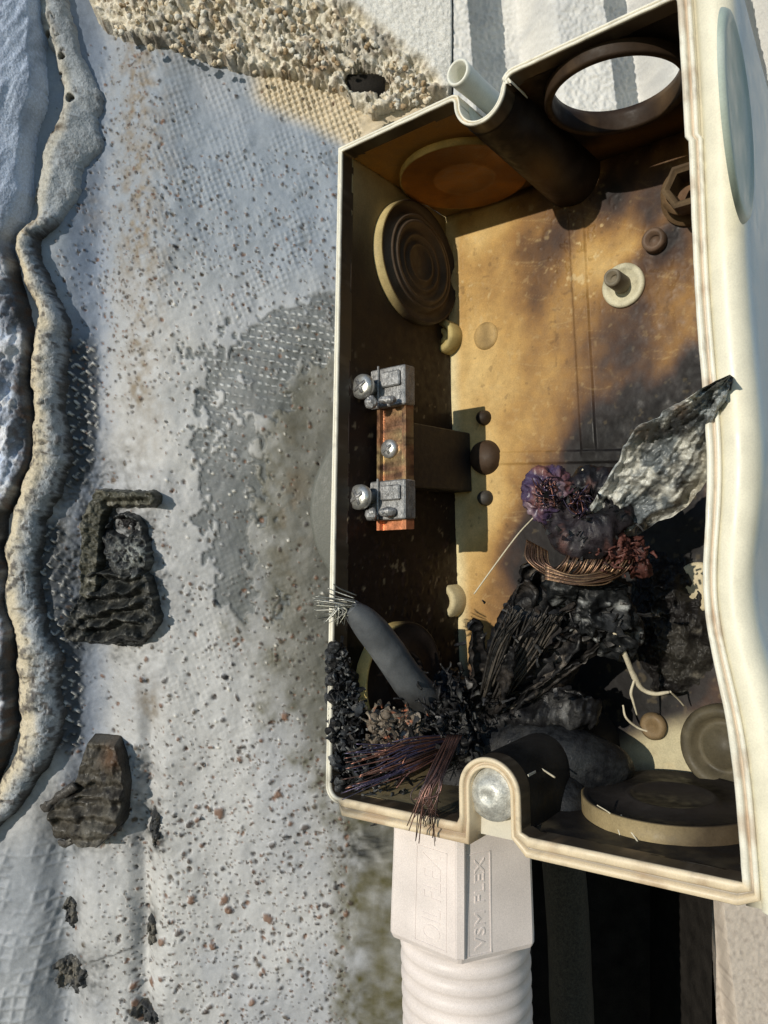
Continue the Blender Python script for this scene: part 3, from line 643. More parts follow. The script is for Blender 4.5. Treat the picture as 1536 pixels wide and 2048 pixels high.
# notches for the lid screws
def notch_params(pl, pr, pm, top):
    a = pix2face('front', *pl)[0]; b = pix2face('front', *pr)[0]; m = pix2face('front', *pm)[1]
    return (a + b) / 2, abs(b - a) / 2, (m + (b - a) / 2 if top else m - (b - a) / 2)
NT = notch_params((908, 200), (1010, 140), (960, 248), True)       # centre x, radius, z of the arc centre
NB = notch_params((918, 1600), (1040, 1620), (972, 1515), False)
TH = 0.012
def side_col(face, V):
    """burn colours of the inside, as stains lying on the plastic"""
    x, y = PX(V); W = V * 1.0
    n1 = fbm(W[..., 0] * 6, W[..., 1] * 6, W[..., 2] * 6, 4); n2 = fbm(W[..., 0] * 25, W[..., 1] * 25, W[..., 2] * 25, 4); n3 = fbm(W[..., 0] * 90, W[..., 1] * 90, W[..., 2] * 90, 3)
    if face == 'left':
        col = np.tile(np.array([0.055, 0.037, 0.022]), x.shape + (1,))
        col = mix(col, (0.34, 0.26, 0.13), sstep(540, 360, y + 60 * n1 - (x - 700) * .3))
        col = mix(col, (0.55, 0.45, 0.24), sstep(26, 4, (870 + (y - 434) * .03) - x + 0 * n1 - 12 + (x * 0)) * 0)
        col = mix(col, (0.022, 0.013, 0.010), sstep(560, 800, y + 80 * n1))
        col = mix(col, (0.010, 0.009, 0.008), sstep(1150, 1330, y + 60 * n1))
        col = mix(col, (0.35, 0.30, 0.18), .55 * np.exp(-((x - (876 - (430 - y) * .9)) / 18) ** 2) * sstep(460, 400, y))
        col = mix(col, (0.28, 0.22, 0.14), .8 * sstep(.42, .6, n3) * sstep(600, 900, y))
    elif face == 'top':
        col = np.tile(np.array([0.42, 0.22, 0.055]), x.shape + (1,))
        col = mix(col, (0.40, 0.29, 0.12), sstep(-.1, .5, n1) * sstep(1000, 700, x) + .5 * sstep(760, 700, x))
        q = sstep(960, 1090, x + 50 * n1)
        col = mix(col, (0.012, 0.009, 0.008), q)
        col = mix(col, (0.22, 0.12, 0.04), .8 * sstep(40, 0, np.abs((y - (434 - (x - 891) * .36)) + 20 + 12 * n2)) )
        col = mix(col, (0.48, 0.37, 0.17), .7 * sstep(30, 0, np.abs(y - (434 - (x - 891) * .36)) - 2) * sstep(1190, 900, x))
    elif face == 'bottom':
        col = np.tile(np.array([0.020, 0.018, 0.017]), x.shape + (1,))
        col = mix(col, (0.10, 0.08, 0.05), sstep(.1, .6, n1 + n2 * .5))
        col = mix(col, (0.45, 0.36, 0.20), .8 * sstep(930, 820, x) * sstep(1655, 1600, y) * sstep(700, 740, x))
    else:
        # smoky burn: domain warped soft noise from black through amber to pale yellow
        wx = 50 * n1; wy = 60 * fbm(W[..., 0] * 5 + 9, W[..., 1] * 5, W[..., 2] * 5, 3)
        st = fbm((x + wx + .5 * y) / 120, (y + wy - x * .45) / 260, 80., 4) + .35 * fbm((x + wx) / 45, (y + wy) / 80, 81., 4)
        pale = .95 * gauss(x, y, 945, 1000, 75, 420) + .5 * gauss(x, y, 1060, 760, 110, 130) + .35 * gauss(x, y, 1260, 545, 130, 60) + .45 * gauss(x, y, 960, 460, 90, 60)
        band = np.exp(-((y - (560 - (x - 1180) * .82) + 14 * n1) / 26) ** 2) * sstep(1130, 1220, x) * sstep(1380, 1320, x)
        pale = pale + .6 * band
        dark = .35 * gauss(x, y, 1180, 400, 130, 60) + .45 * gauss(x, y, 1340, 500, 80, 110) + .35 * gauss(x, y, 1060, 620, 60, 70) + .2 * gauss(x, y, 1250, 700, 130, 70) + .3 * gauss(x, y, 1040, 480, 110, 50) \
            + 1.0 * gauss(x, y, 1310, 840, 110, 110) + .45 * gauss(x, y, 1180, 860, 70, 60) + 1.4 * gauss(x, y, 1270, 1040, 170, 150) + 1.7 * gauss(x, y, 1290, 1250, 190, 150) + 1.4 * gauss(x, y, 1080, 1420, 160, 100) + .7 * gauss(x, y, 1250, 1390, 90, 45) + .6 * gauss(x, y, 1390, 730, 40, 50) + .25 * gauss(x, y, 1200, 330, 200, 60)
        lv = .54 + .42 * pale - .62 * dark + .55 * st + .06 * n2
        stops = [(-.2, (0.008, 0.007, 0.007)), (.08, (0.022, 0.018, 0.018)), (.22, (0.062, 0.036, 0.026)), (.38, (0.15, 0.080, 0.036)), (.55, (0.28, 0.155, 0.055)), (.78, (0.44, 0.27, 0.095)), (1.08, (0.58, 0.40, 0.165)), (1.5, (0.70, 0.56, 0.30))]
        k_ = [q[0] for q in stops]; col = np.stack([np.interp(lv, k_, [q[1][c_] for q in stops]) for c_ in range(3)], -1)
        ed = sstep(34, 6, x - (895 + (y - 440) * .022) + 14 * n1 + 4); col = mix(col, (0.74, 0.64, 0.38), .85 * ed * sstep(1420, 1300, y))
        col = mix(col, (0.60, 0.48, 0.24), .7 * sstep(24, 4, np.abs(y - (434 - (x - 891) * .36)) + 8 * n2) * sstep(1090, 980, x))
        pc = sstep(0, 60, (y - 1432) - (1330 - x) * .25 + 35 * n1) * sstep(1190, 1270, x + (y - 1500) * .4)
        col = mix(col, (0.56, 0.50, 0.32), .85 * pc)
        s = sstep(.5, .1, lv)
        sk = np.abs(fbm((x + y * .25) / 150, (y - x * .1) / 22, 83., 3)); col = mix(col, (0.55, 0.40, 0.19), .25 * np.exp(-(sk / .018) ** 2) * (1 - s))
        col = mix(col, (0.60, 0.46, 0.24), .8 * sstep(.36, .52, n3) * (.2 + gauss(x, y, 1160, 480, 60, 120) + .7 * gauss(x, y, 930, 560, 60, 90)) * (1 - .6 * s))
        col = mix(col, (0.06, 0.035, 0.02), .35 * sstep(.42, .6, -n3) * (1 - s))
        col = mix(col, (0.10, 0.06, 0.04), .45 * np.exp(-((x - (1134 + (y - 400) * .055)) / 3) ** 2) * sstep(400, 440, y) * sstep(900, 800, y))
    return np.clip(col, 0.004, 1)
def panel(name, face, a0, a1, b0, b1, na, nb, cut=None, relief=None, out_extra=0, label=None, parent=boxT):
    a, b = np.meshgrid(np.linspace(a0, a1, na), np.linspace(b0, b1, nb))
    h = relief(a, b) if relief is not None else 0 * a
    Vi = face_pt(face, a, b, h); Vo = face_pt(face, a, b, 0 * a - TH)
    am = (a[:-1, :-1] + a[1:, 1:]) / 2; bm = (b[:-1, :-1] + b[1:, 1:]) / 2
    keep = np.ones(am.shape, bool) if cut is None else ~cut(am, bm)
    idx = np.arange(na * nb).reshape(nb, na); N = na * nb
    fi = grid_faces(nb, na, keep); fo = grid_faces(nb, na, keep, True) + N
    pad = np.zeros((nb + 1, na + 1), bool); pad[1:-1, 1:-1] = keep; side = []
    j, i = np.nonzero(pad[1:, 1:-1] != pad[:-1, 1:-1]); side.append(np.stack([idx[j, i], idx[j, i + 1], idx[j, i + 1] + N, idx[j, i] + N], -1))
    j, i = np.nonzero(pad[1:-1, 1:] != pad[1:-1, :-1]); side.append(np.stack([idx[j, i], idx[j + 1, i], idx[j + 1, i] + N, idx[j, i] + N], -1))
    ci = side_col(face, Vi); co = np.tile(WHITE, Vo.shape[:2] + (1,))
    return mesh(name, np.concatenate([Vi.reshape(-1, 3), Vo.reshape(-1, 3)]), np.concatenate([fi, fo] + side), 'plastic', parent, col=np.concatenate([ci.reshape(-1, 3), co.reshape(-1, 3)]))
# circle features found from where they stand on each wall
hc = pix2face('top', 1232, 170, 0.0, (0.4, 0.12)); HR = 0.090
def cut_top(a, b):
    n = (np.abs(a - NT[0]) < NT[1]) | False
    return (np.hypot(a - hc[0], b - hc[1]) < HR * 1.02) | (n & (b < BD + 1))
def cut_bot(a, b): return (np.abs(a - NB[0]) < NB[1])
def relief_back(a, b):
    V = LB(a, BD, b); x, y = PX(V)
    h = 0.0012 * fbm(a * 14, b * 14, 90., 4)
    s = np.clip(gauss(x, y, 1310, 850, 110, 110) + gauss(x, y, 1290, 1150, 200, 200), 0, 1)
    h = h + .0016 * s * (fbm(a * 45, b * 45, 91., 4)) + .0016 * gauss(x, y, 1330, 560, 70, 110) * (1 - 2 * np.abs(fbm(a * 40, b * 40, 92., 3)) * 2)
    g = x - (1136 + (y - 400) * .055); h = h + .004 * (sstep(-2, 1, g) - sstep(28, 31, g)) * sstep(400, 430, y) * sstep(920, 880, y)
    g2 = y - (905 - (x - 1000) * .02); h = h + .003 * (sstep(-2, 1, g2) - sstep(22, 25, g2)) * sstep(985, 1010, x)
    n = fbm(a * 120, b * 120, 93., 2); h = h + .003 * sstep(.3, .6, n) * (gauss(x, y, 1160, 470, 70, 130) + .5 * gauss(x, y, 930, 560, 60, 80))
    return h
panel('back_panel', 'back', -0.010, BW + .01, -.01, BH + .01, 330, 560, relief=relief_back)
panel('left_wall', 'left', .026, BD, 0, BH, 110, 330, relief=lambda a, b: .0015 * fbm(a * 20, b * 20, 94., 4) + .0012 * sstep(.3, .5, fbm(a * 130, b * 130, 95., 2)) * sstep(.6, .4, b))
panel('top_wall', 'top', 0, BW, .026, BD, 330, 190, cut=cut_top, relief=lambda a, b: .001 * fbm(a * 20, b * 20, 96., 4))
panel('bottom_wall', 'bottom', 0, BW, .026, BD, 260, 110, cut=cut_bot, relief=lambda a, b: .002 * fbm(a * 20, b * 20, 97., 4))
# right wall: thick side with rolled flange, outside faces the camera
def right_wall():
    nz = 260; z = np.linspace(-0.028, BH + 0.014, nz)
    prof = [(0.0, BD), (0.0, 0.012), (0.016, 0.012), (0.016, 0.006), (0.022, 0.001), (0.030, -0.002), (0.040, -0.001), (0.049, 0.004), (0.055, 0.014), (0.058, 0.028), (0.058, 0.05), (0.052, 0.12), (0.045, 0.2), (0.035, BD + TH), (0.0, BD + TH)]
    V = np.stack([LB(BW + o, y, z) for o, y in prof], 0); n = len(prof); f = []
    V = V.reshape(-1, 3); col = np.tile(np.array([0.79, 0.75, 0.60]), (len(V), 1)); x, y = PX(V)
    i = np.repeat(np.arange(n), nz)
    col = np.where((i >= 9)[:, None], np.array([0.62, 0.70, 0.74]), col); col = np.where((i <= 1)[:, None] | (i == n - 1)[:, None], np.array([0.03, 0.025, 0.02]), col)  # outer side tinted blue for its shade, flange left sunlit cream
    nn = fbm(V[:, 0] * 9, V[:, 1] * 9, V[:, 2] * 9, 3); col = mix(col, (0.62, 0.58, 0.46), .4 * sstep(0, .5, nn) * (i < 9)); sp = fbm(V[:, 0] * 130, V[:, 1] * 130, V[:, 2] * 130, 2); 
    for k in range(n - 1):
        for j in range(nz - 1): f.append([k * nz + j, (k + 1) * nz + j, (k + 1) * nz + j + 1, k * nz + j + 1])
    for e in (0, nz - 1): f.append([k * nz + e for k in range(n)])
    w = mesh('right_wall', V, f, 'white', boxT, col=col)
    c = pix2face('outright', 1470, 240, 0, (0.12, 0.8))
    v, f = lathe('outright', c, [(0.0, .004), (0.088, .004), (0.093, .007), (0.100, .006), (0.103, 0.0025), (0.104, 0)], 64)
    mesh('knockout', v, f, 'white', boxT, col=tone(v, (0.46, 0.54, 0.46), (0.56, 0.62, 0.56), 9), label='pale green round knockout on the outside of the right wall')
right_wall()

# ---- rim: swept lip with groove
def contour():
    pts = []
    def seg(p, q, n):
        for t in np.linspace(0, 1, n, endpoint=False): pts.append((p[0] + (q[0] - p[0]) * t, p[1] + (q[1] - p[1]) * t))
    def arc(cx, cz, r, a0, a1, n):
        for t in np.linspace(a0, a1, n, endpoint=False): pts.append((cx + r * math.cos(t), cz + r * math.sin(t)))
    x, r, cz = NT
    seg((0, BH), (x - r - .006, BH), 40); arc(x - r - .006, BH - .006, .006, math.pi / 2, 0, 4)
    seg((x - r, BH - .006), (x - r, cz), 10); arc(x, cz, r, math.pi, 2 * math.pi, 24); seg((x + r, cz), (x + r, BH - .012), 10)
    arc(x + r + .012, BH - .012, .012, math.pi, math.pi / 2, 5); seg((x + r + .012, BH), (BW, BH), 40)
    seg((BW, BH), (BW, 0), 160)
    x, r, cz = NB
    seg((BW, 0), (x + r + .004, 0), 40); seg((x + r, .004), (x + r, cz), 10); arc(x, cz, r, 0, math.pi, 24); seg((x - r, cz), (x - r, .004), 10)
    seg((x - r - .004, 0), (.015, 0), 30); arc(.015, .015, .015, -math.pi / 2, -math.pi, 6); seg((0, .015), (0, BH), 140)
    return np.array(pts)
def rim():
    C = contour(); n = len(C)
    d1 = C - np.roll(C, 1, 0); d2 = np.roll(C, -1, 0) - C; d1 /= np.linalg.norm(d1, axis=1)[:, None] + 1e-9; d2 /= np.linalg.norm(d2, axis=1)[:, None] + 1e-9
    n1 = np.stack([-d1[:, 1], d1[:, 0]], 1); n2 = np.stack([-d2[:, 1], d2[:, 0]], 1); nn = n1 + n2; nn /= np.linalg.norm(nn, axis=1)[:, None] + 1e-9
    nn = nn / np.clip((nn * n1).sum(1), .6, 1)[:, None]
    right = (C[:, 0] > BW - .001); bottom = (C[:, 1] < .003) & (C[:, 0] > .02); notch_b = (np.abs(C[:, 0] - NB[0]) < NB[1] + .001) & (C[:, 1] < .3) & (C[:, 1] > .003); notch_t = (np.abs(C[:, 0] - NT[0]) < NT[1] + .001) & (C[:, 1] > .6) & (C[:, 1] < BH - .002)
    w = np.where(right, .0158, np.where(bottom, .026, np.where(notch_b, .014, np.where(notch_t, .008, .010))))
    prof = [(0.0, .03), (0.0, .004), (0.0, .001), (.08, -.0012), (.38, -.0012), (.46, .001), (.50, .006), (.62, .007), (.68, .003), (.74, .001), (.95, .001), (1.0, .003), (1.0, .05)]
    lip = np.where(right & (C[:, 1] > .83), -.004, 0.0)
    V = []; Cc = []
    for i, (o, y) in enumerate(prof):
        X = C + nn * (w * o + lip)[:, None]; v = LB(X[:, 0], np.full(n, y), X[:, 1])
        if i in (2, 3, 4, 5): v = v + np.stack([0 * v[:, 0], -.001 * fbm(C[:, 0] * 60, C[:, 1] * 60, 100., 2), 0 * v[:, 0]], 1)
        V.append(v)
        c = np.tile(np.array([0.80, 0.77, 0.66]), (n, 1)); c[bottom | notch_b] = (0.72, 0.60, 0.42)
        if i in (6, 7): c = np.tile(np.array([0.56, 0.48, 0.38]), (n, 1)) * (1 - .45 * bottom[:, None])
        if i in (0, 1): c = np.tile(np.array([0.06, 0.045, 0.03]), (n, 1))
        px_, py_ = PX(v); nz = fbm(v[:, 0] * 30, v[:, 1] * 30, v[:, 2] * 30, 3); c = mix(c, (0.22, 0.18, 0.13), .3 * sstep(.25, .45, fbm(v[:, 0] * 110, v[:, 1] * 110, v[:, 2] * 110, 3)))
        c = mix(c, (0.35, 0.22, 0.12), .5 * sstep(.1, .5, nz) * (bottom | right))
        c = mix(c, (0.02, 0.018, 0.016), np.clip(gauss(px_, py_, 640, 1420, 30, 60) * .9 + 1.1 * gauss(px_, py_, 690, 1612, 28, 22) + .6 * gauss(px_, py_, 640, 1560, 20, 20), 0, 1) * sstep(-.35, .05, nz))
        Cc.append(c)
    V = np.concatenate(V); m = len(prof)
    f = [[i * n + j, i * n + (j + 1) % n, (i + 1) * n + (j + 1) % n, (i + 1) * n + j] for i in range(m - 1) for j in range(n)]
    mesh('rim', V, f, 'white', boxT, col=np.concatenate(Cc), label='pale lipped rim round the open front')
rim()
# ---- screw channels running back from the notches
def channel(name, N_, top, widen, cin, cout, depth):
    x, r, cz = N_; s = 1 if top else -1
    zt = BH if top else 0
    path = [(x - r, zt)] + [(x - r, zt + (cz - zt) * t) for t in (.33, .66)] + [(x + r * math.cos(a), cz - s * r * math.sin(a)) for a in np.linspace(math.pi, 0, 25)] + [(x + r, zt + (cz - zt) * t) for t in (.66, .33)] + [(x + r, zt)]
    path = np.array(path); ny = 40; ys = np.linspace(.027, depth, ny); B = []; 
    for off in (0, 1):
        V = []
        for y in ys:
            k = 1 + widen * y / BD - (TH * .8 / r if off else 0)
            X = x + (path[:, 0] - x) * k; Z = np.where(np.abs(path[:, 1] - zt) < 1e-6, zt, cz + (path[:, 1] - cz) * (k if True else 1))
            V.append(LB(X, np.full(len(X), y), Z))
        B.append(np.array(V))
    n = len(path); Vi = B[0].reshape(-1, 3); Vo = B[1].reshape(-1, 3); N0 = len(Vi); f = []
    for i in range(ny - 1):
        for j in range(n - 1):
            q = [i * n + j, i * n + j + 1, (i + 1) * n + j + 1, (i + 1) * n + j]; f.append(q); f.append([N0 + a for a in q[::-1]])
    yy = np.repeat(ys, n); px_, py_ = PX(Vi)
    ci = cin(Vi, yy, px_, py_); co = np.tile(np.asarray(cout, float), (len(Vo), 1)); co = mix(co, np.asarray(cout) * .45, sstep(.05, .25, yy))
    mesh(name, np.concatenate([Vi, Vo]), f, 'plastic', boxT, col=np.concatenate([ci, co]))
def cin_t(V, yy, x, y):
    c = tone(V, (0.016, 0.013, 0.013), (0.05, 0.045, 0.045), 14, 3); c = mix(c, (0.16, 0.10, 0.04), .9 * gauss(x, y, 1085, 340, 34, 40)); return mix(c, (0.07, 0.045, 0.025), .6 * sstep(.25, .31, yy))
def cin_b(V, yy, x, y): return mix(tone(V, (0.010, 0.010, 0.010), (0.03, 0.027, 0.024), 14, 3), (0.5, 0.42, 0.28), sstep(.02, 0, yy))
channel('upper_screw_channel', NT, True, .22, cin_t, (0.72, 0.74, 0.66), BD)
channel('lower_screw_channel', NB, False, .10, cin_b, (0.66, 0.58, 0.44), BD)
# tube and screw inside the channels
xx, rr, cz = NT
v, f = lathe('front', (xx - .022, cz + .03), [(0.017, -.24), (0.017, -.03), (.0185, .012), (.019, .022), (.0165, .024), (.0145, .022), (.0135, -.02), (.013, -.1), (0, -.1)], 32)
mesh('screw_tube', v, f, 'white', boxT, col=(0.74, 0.74, 0.66))
xx, rr, cz = NB
for nm, prof, mt, cl in (('lid_screw', [(0.0, -.004), (.006, -.004), (.008, -.001), (.016, -.003), (.026, -.009), (.030, -.013), (.0345, -.014), (.036, -.018), (.034, -.022), (.012, -.03), (.012, -.16)], 'zinc', (0.55, 0.57, 0.55)),):
    v, f = lathe('front', (xx - .004, cz - .008), prof, 36); mesh(nm, v, f, mt, boxT, col=cl)
# solid back of the lower channel, seen as the pale shelf
v, f = box8((xx - rr + .003, .03, -.02), (xx + rr - .003, .05, cz + .02), lambda a, b, c: LB(a, b, c))
mesh('channel_web', v, f, 'white', boxT, col=(0.62, 0.58, 0.48), smooth=False)

# ---- knockouts (round) and the open cable hole
def disc_prof(r, hh): return [(0, hh * .9), (r * .42, hh * .9), (r * .45, hh * 1.05), (r * .5, hh * 1.05), (r * .53, hh * .9), (r * .93, hh * .9), (r * .97, hh), (r, hh * .95), (r, 0)]
def knockout(face, c, r, hh, cf, ce, prof=None, label=None, name='knockout', ell=1.0):
    prof = prof or disc_prof(r, hh); v, f = lathe(face, c, prof, 72, ell=ell)
    n = 72; k = np.repeat(np.arange(len(prof)), n); col = tone(v, cf, np.asarray(cf) * 1.7, 14, 1)
    px_, py_ = PX(v); ce2 = tone(v, ce, np.asarray(ce) * .75, 20, 3)
    sm_ = {'left': sstep(772, 812, px_) , 'top': sstep(930, 1010, px_) * .8, 'bottom': sstep(1290, 1420, px_ + 80 * fbm(v[:, 0] * 20, v[:, 1] * 20, v[:, 2] * 20, 3)) * .85}[face]
    ce2 = mix(ce2, (0.035, 0.024, 0.018), sm_)  # left wall discs keep a painted sunlit crescent; elsewhere soot darkens
    col = np.where((k >= len(prof) - (3 if face == 'left' else 2))[:, None], ce2, col)
    mesh(name, v, f, 'plastic', boxT, col=col, label=label)
lc = pix2face('left', 828, 530, 0, (.18, .8))
knockout('left', lc, .118, .020, (0.07, 0.05, 0.035), (0.60, 0.47, 0.22), label='upper ringed knockout on the left wall',
         prof=[(0, .012), (.03, .012), (.033, .017), (.037, .017), (.04, .012), (.048, .012), (.051, .017), (.055, .017), (.058, .012), (.070, .012), (.073, .022), (.079, .022), (.082, .014), (.086, .020), (.090, .020), (.093, .007), (.110, .007), (.113, .017), (.117, .017), (.118, .0)], ell=.93)
lc2 = pix2face('left', 790, 1355, 0, (.18, .2))
knockout('left', lc2, .092, .022, (0.03, 0.022, 0.018), (0.70, 0.52, 0.20), label='lower knockout on the left wall, charred over')
tc = pix2face('top', 928, 345, 0, (.13, .15))
knockout('top', tc, .113, .012, (0.26, 0.115, 0.025), (0.66, 0.46, 0.17), label='brown round knockout on the top wall')
bc = pix2face('bottom', 1345, 1625, 0, (.4, .15))
print('BC', bc, 'LC', lc, 'TC', tc, 'HC', hc)
knockout('bottom', bc, .118, .023, (0.022, 0.019, 0.017), (0.30, 0.23, 0.12), label='black topped round knockout on the bottom wall')
v, f = lathe('top', hc, [(HR + .012, 0), (HR + .0115, .016), (HR + .0095, .0185), (HR + .002, .0185), (HR, .016), (HR - .001, 0.0), (HR - .003, -.004), (HR - .001, -TH - .002), (HR + .01, -TH - .004), (HR + .02, -TH)], 96)
mesh('hole_collar', v, f, 'plastic', boxT, col=tone(v, (0.035, 0.022, 0.014), (0.16, 0.10, 0.05), 10, 6, lo=.0, hi=.5), label='raised collar round the open cable hole')
# ---- studs and bosses on the back panel
def boss(px_, py_, prof, col, mat='plastic', name='boss', ell=1.0, n=40, label=None):
    c = pix2face('back', px_, py_, 0, (.2, .5)); v, f = lathe('back', c, prof, n, ell=ell)
    k = np.repeat(np.arange(len(prof)), n); col = np.asarray(col, float)
    if col.ndim == 2: cc = col[np.minimum(k, len(col) - 1)]
    else: cc = tone(v, col, col * .6, 40, px_)
    return mesh(name, v, f, mat, boxT, col=cc, label=label), c
def dome(r, h): return [(0, h), (r * .35, h * .97), (r * .7, h * .8), (r * .9, h * .5), (r, 0.0)]
boss(972, 672, [(0, .004), (.018, .0045), (.024, .004), (.026, .0)], (0.46, 0.31, 0.13), name='round_pad')
boss(972, 915, dome(.032, .022) , (0.060, 0.038, 0.024), name='stud', label='large dark domed stud')
boss(970, 836, dome(.014, .020), (0.055, 0.040, 0.028), name='stud')
boss(973, 996, dome(.014, .020), (0.085, 0.078, 0.07), name='stud')
boss(1248, 572, [(0.036, 0), (.036, .006), (.033, .008), (.026, .008), (.024, .004), (.0, .004)], (0.62, 0.58, 0.42), name='mounting_boss', label='pale ringed boss with a post')
boss(1246, 570, [(.015, 0), (.0145, .045), (.013, .050), (.009, .050), (.008, .035), (0, .035)], (0.22, 0.19, 0.14), name='post')
boss(1312, 484, [(.019, 0), (.019, .014), (.016, .018), (.011, .018), (.010, .004), (0, .004)], (0.15, 0.10, 0.07), name='ring_boss')
boss(1310, 1450, [(.019, 0), (.021, .010), (.015, .016), (.008, .012), (0, .006)], (0.20, 0.14, 0.075), name='ring_boss')
boss(1400, 1172, [(.036, 0), (.036, .012), (.031, .014), (.0, .013)], (0.58, 0.50, 0.33), name='mounting_boss', label='pale round boss half behind the right rim')
boss(1452, 1490, [(.060, 0), (.062, .02), (.056, .03), (.044, .024), (.040, .01), (.03, .01), (.027, .024), (0, .024)], (0.10, 0.085, 0.055), name='cable_gland', label='dark ringed gland at the lower right of the back')
boss(1382, 395, [(.045, 0), (.045, .01), (.034, .014), (.03, .024), (.037, .030), (.037, .036), (.028, .04)], (0.17, 0.11, 0.06), name='gland_ring')
c = pix2face('back', 1384, 385, 0.04, (.45, .9)); v, f = lathe('back', c, [(.034, .04), (.036, .075), (.030, .078), (.024, .072), (.022, .04)], 6); mesh('gland_nut', v, f, 'plastic', boxT, col=tone(v, (0.07, 0.048, 0.03), (0.20, 0.14, 0.08), 30), smooth=False)
for (a, b, cc) in ((893, 678, (0.50, 0.40, 0.17)), (900, 1200, (0.55, 0.47, 0.28))):
    boss(a + 3, b, [(.033, 0), (.032, .028), (.028, .032), (.020, .032), (.018, .02), (.016, .02), (.014, .026), (.006, .026), (.005, .018), (0, .018)], cc, name='corner_boss')

# ------------------------------------------------------------------ terminal bar on its black block
barT = thing('terminal_bar', 'scorched copper terminal bar with silver clamps on a black block', 'terminal bar', LB(.05, .2, .45))
yb = 0.085
q1 = pix2face('front', 757, 745, -yb, (.02, .6)); q2 = pix2face('front', 812, 1050, -yb, (.06, .4))
print('bar', q1, q2)
XB0, XB1 = q1[0], q2[0]; ZB1, ZB0 = q1[1], q2[1]
def zb(py_, px_=780): return pix2face('front', px_, py_, -yb, (.05, .5))[1]
def xb(px_, py_=900): return pix2face('front', px_, py_, -yb, (.05, .5))[0]
def bx(name, lo, hi, mat, col, parent, bev=.002, **k):
    v, f = box8(lo, hi, LB, bev); return mesh(name, v, f, mat, parent, col=tone(v, col, np.asarray(col) * .7, 60), smooth=False, **k)
bx('block', (XB0 - .010, yb + .012, zb(972)), (XB0 + .030, BD - .002, zb(838)), 'rubber', (0.022, 0.018, 0.018), barT)
xs0, xs1 = xb(757), xb(818)
# channel shaped copper bar: web, two flanges
n = 90; zz = np.linspace(zb(1060), zb(742), n); prof = [(xs0, yb + .012), (xs0, yb - .004), (xs0 + .006, yb - .004), (xs0 + .008, yb + .002), (xs1 - .013, yb + .002), (xs1 - .011, yb - .004), (xs1 - .003, yb - .004), (xs1, yb + .012)]
V = np.concatenate([LB(a, b, zz) for a, b in prof]); f = [[i * n + j, i * n + j + 1, (i + 1) * n + j + 1, (i + 1) * n + j] for i in range(len(prof) - 1) for j in range(n - 1)] + [[(len(prof) - 1) * n + j, j, j + 1, (len(prof) - 1) * n + j + 1] for j in range(n - 1)]
f += [[i * n for i in range(len(prof))], [i * n + n - 1 for i in range(len(prof))][::-1]]
c = tone(V, (0.30, 0.155, 0.085), (0.34, 0.26, 0.13), 45, 2, c=(0.08, 0.045, 0.035), clo=.05, chi=.4); px_, py_ = PX(V); c = mix(c, (0.72, 0.28, 0.14), sstep(1036, 1044, py_))
mesh('bar', V, f, 'copper', barT, col=c, smooth=False)
def screw(cpx, cpy, r, h0, h1, mat, parent, name='screw', off=None):
    c = pix2face('front', cpx, cpy, -(yb) + h1, (.04, .5))
    v, f = lathe('front', c, [(r * .45, -yb + h0), (r * .45, -yb + h1 - r * .7), (r * .92, -yb + h1 - r * .7), (r, -yb + h1 - r * .45), (r * .95, -yb + h1 - r * .15), (r * .6, -yb + h1), (0, -yb + h1)], 30)
    b = Bag(); b.add(v, f, (0.6, 0.6, 0.58)); s = b.build(name, mat, parent)
    # crossed slot: two dark recess bars, a sub-part
    b = Bag()
    for an in (.5, .5 + math.pi / 2):
        ca, sa = math.cos(an), math.sin(an)
        v, f = box8((-r * .62, -r * .13, 0), (r * .62, r * .13, .0018), lambda a, d, e: LB(c[0] + a * ca - d * sa, yb - h1 - e, c[1] + a * sa + d * ca)); b.add(v, f, (0.02, 0.02, 0.02))
    b.build('cross_slot', 'tarnish', s)
    return s
# clamps
for (y0, y1, sy) in ((738, 816, 772), (962, 1040, 994)):
    cl = thing_ = bx('clamp', (xs0 - .008, yb - .012, zb(y1)), (xs1 + .001, yb + .016, zb(y0)), 'tarnish', (0.25, 0.25, 0.25), barT, .002)
    b = Bag()
    v, f = box8((xs0 - .030, yb - .010, zb(y1 - 4)), (xs0 - .011, yb + .014, zb(y0 + 8)), LB, .003); b.add(v, f, (0.5, 0.5, 0.5))
    v, f = box8((xs0 + .010, yb - .017, zb(y1 - 1)), (xs0 + .013, yb - .0125, zb(y0 - 5)), LB, .001); b.add(v, f, (0.1, 0.1, 0.1))
    v, f = box8((xs0 + .018, yb - .018, zb(y0 + 40)), (xs1 - .006, yb - .0125, zb(y0 + 10)), LB, .002); b.add(v, f, (0.3, 0.3, 0.3))
    v, f = blob(775, y0 + 62, 1.2, 16, 9, 9, .002, 90, y0, 20, 12); b.add(v, f, (0.3, 0.3, 0.3))
    v, f = blob(742, y1 - 12, 1.21, 12, 12, 9, .002, 90, y1, 20, 12); b.add(v, f, (0.3, 0.3, 0.3))
    b.build('clamp_jaw', 'tarnish', barT, smooth=False)
    screw(719 if y0 < 800 else 713, sy, .0205, -.01, .050, 'steel', barT)
screw(774, 897, .0155, 0, .006, 'copper', barT)

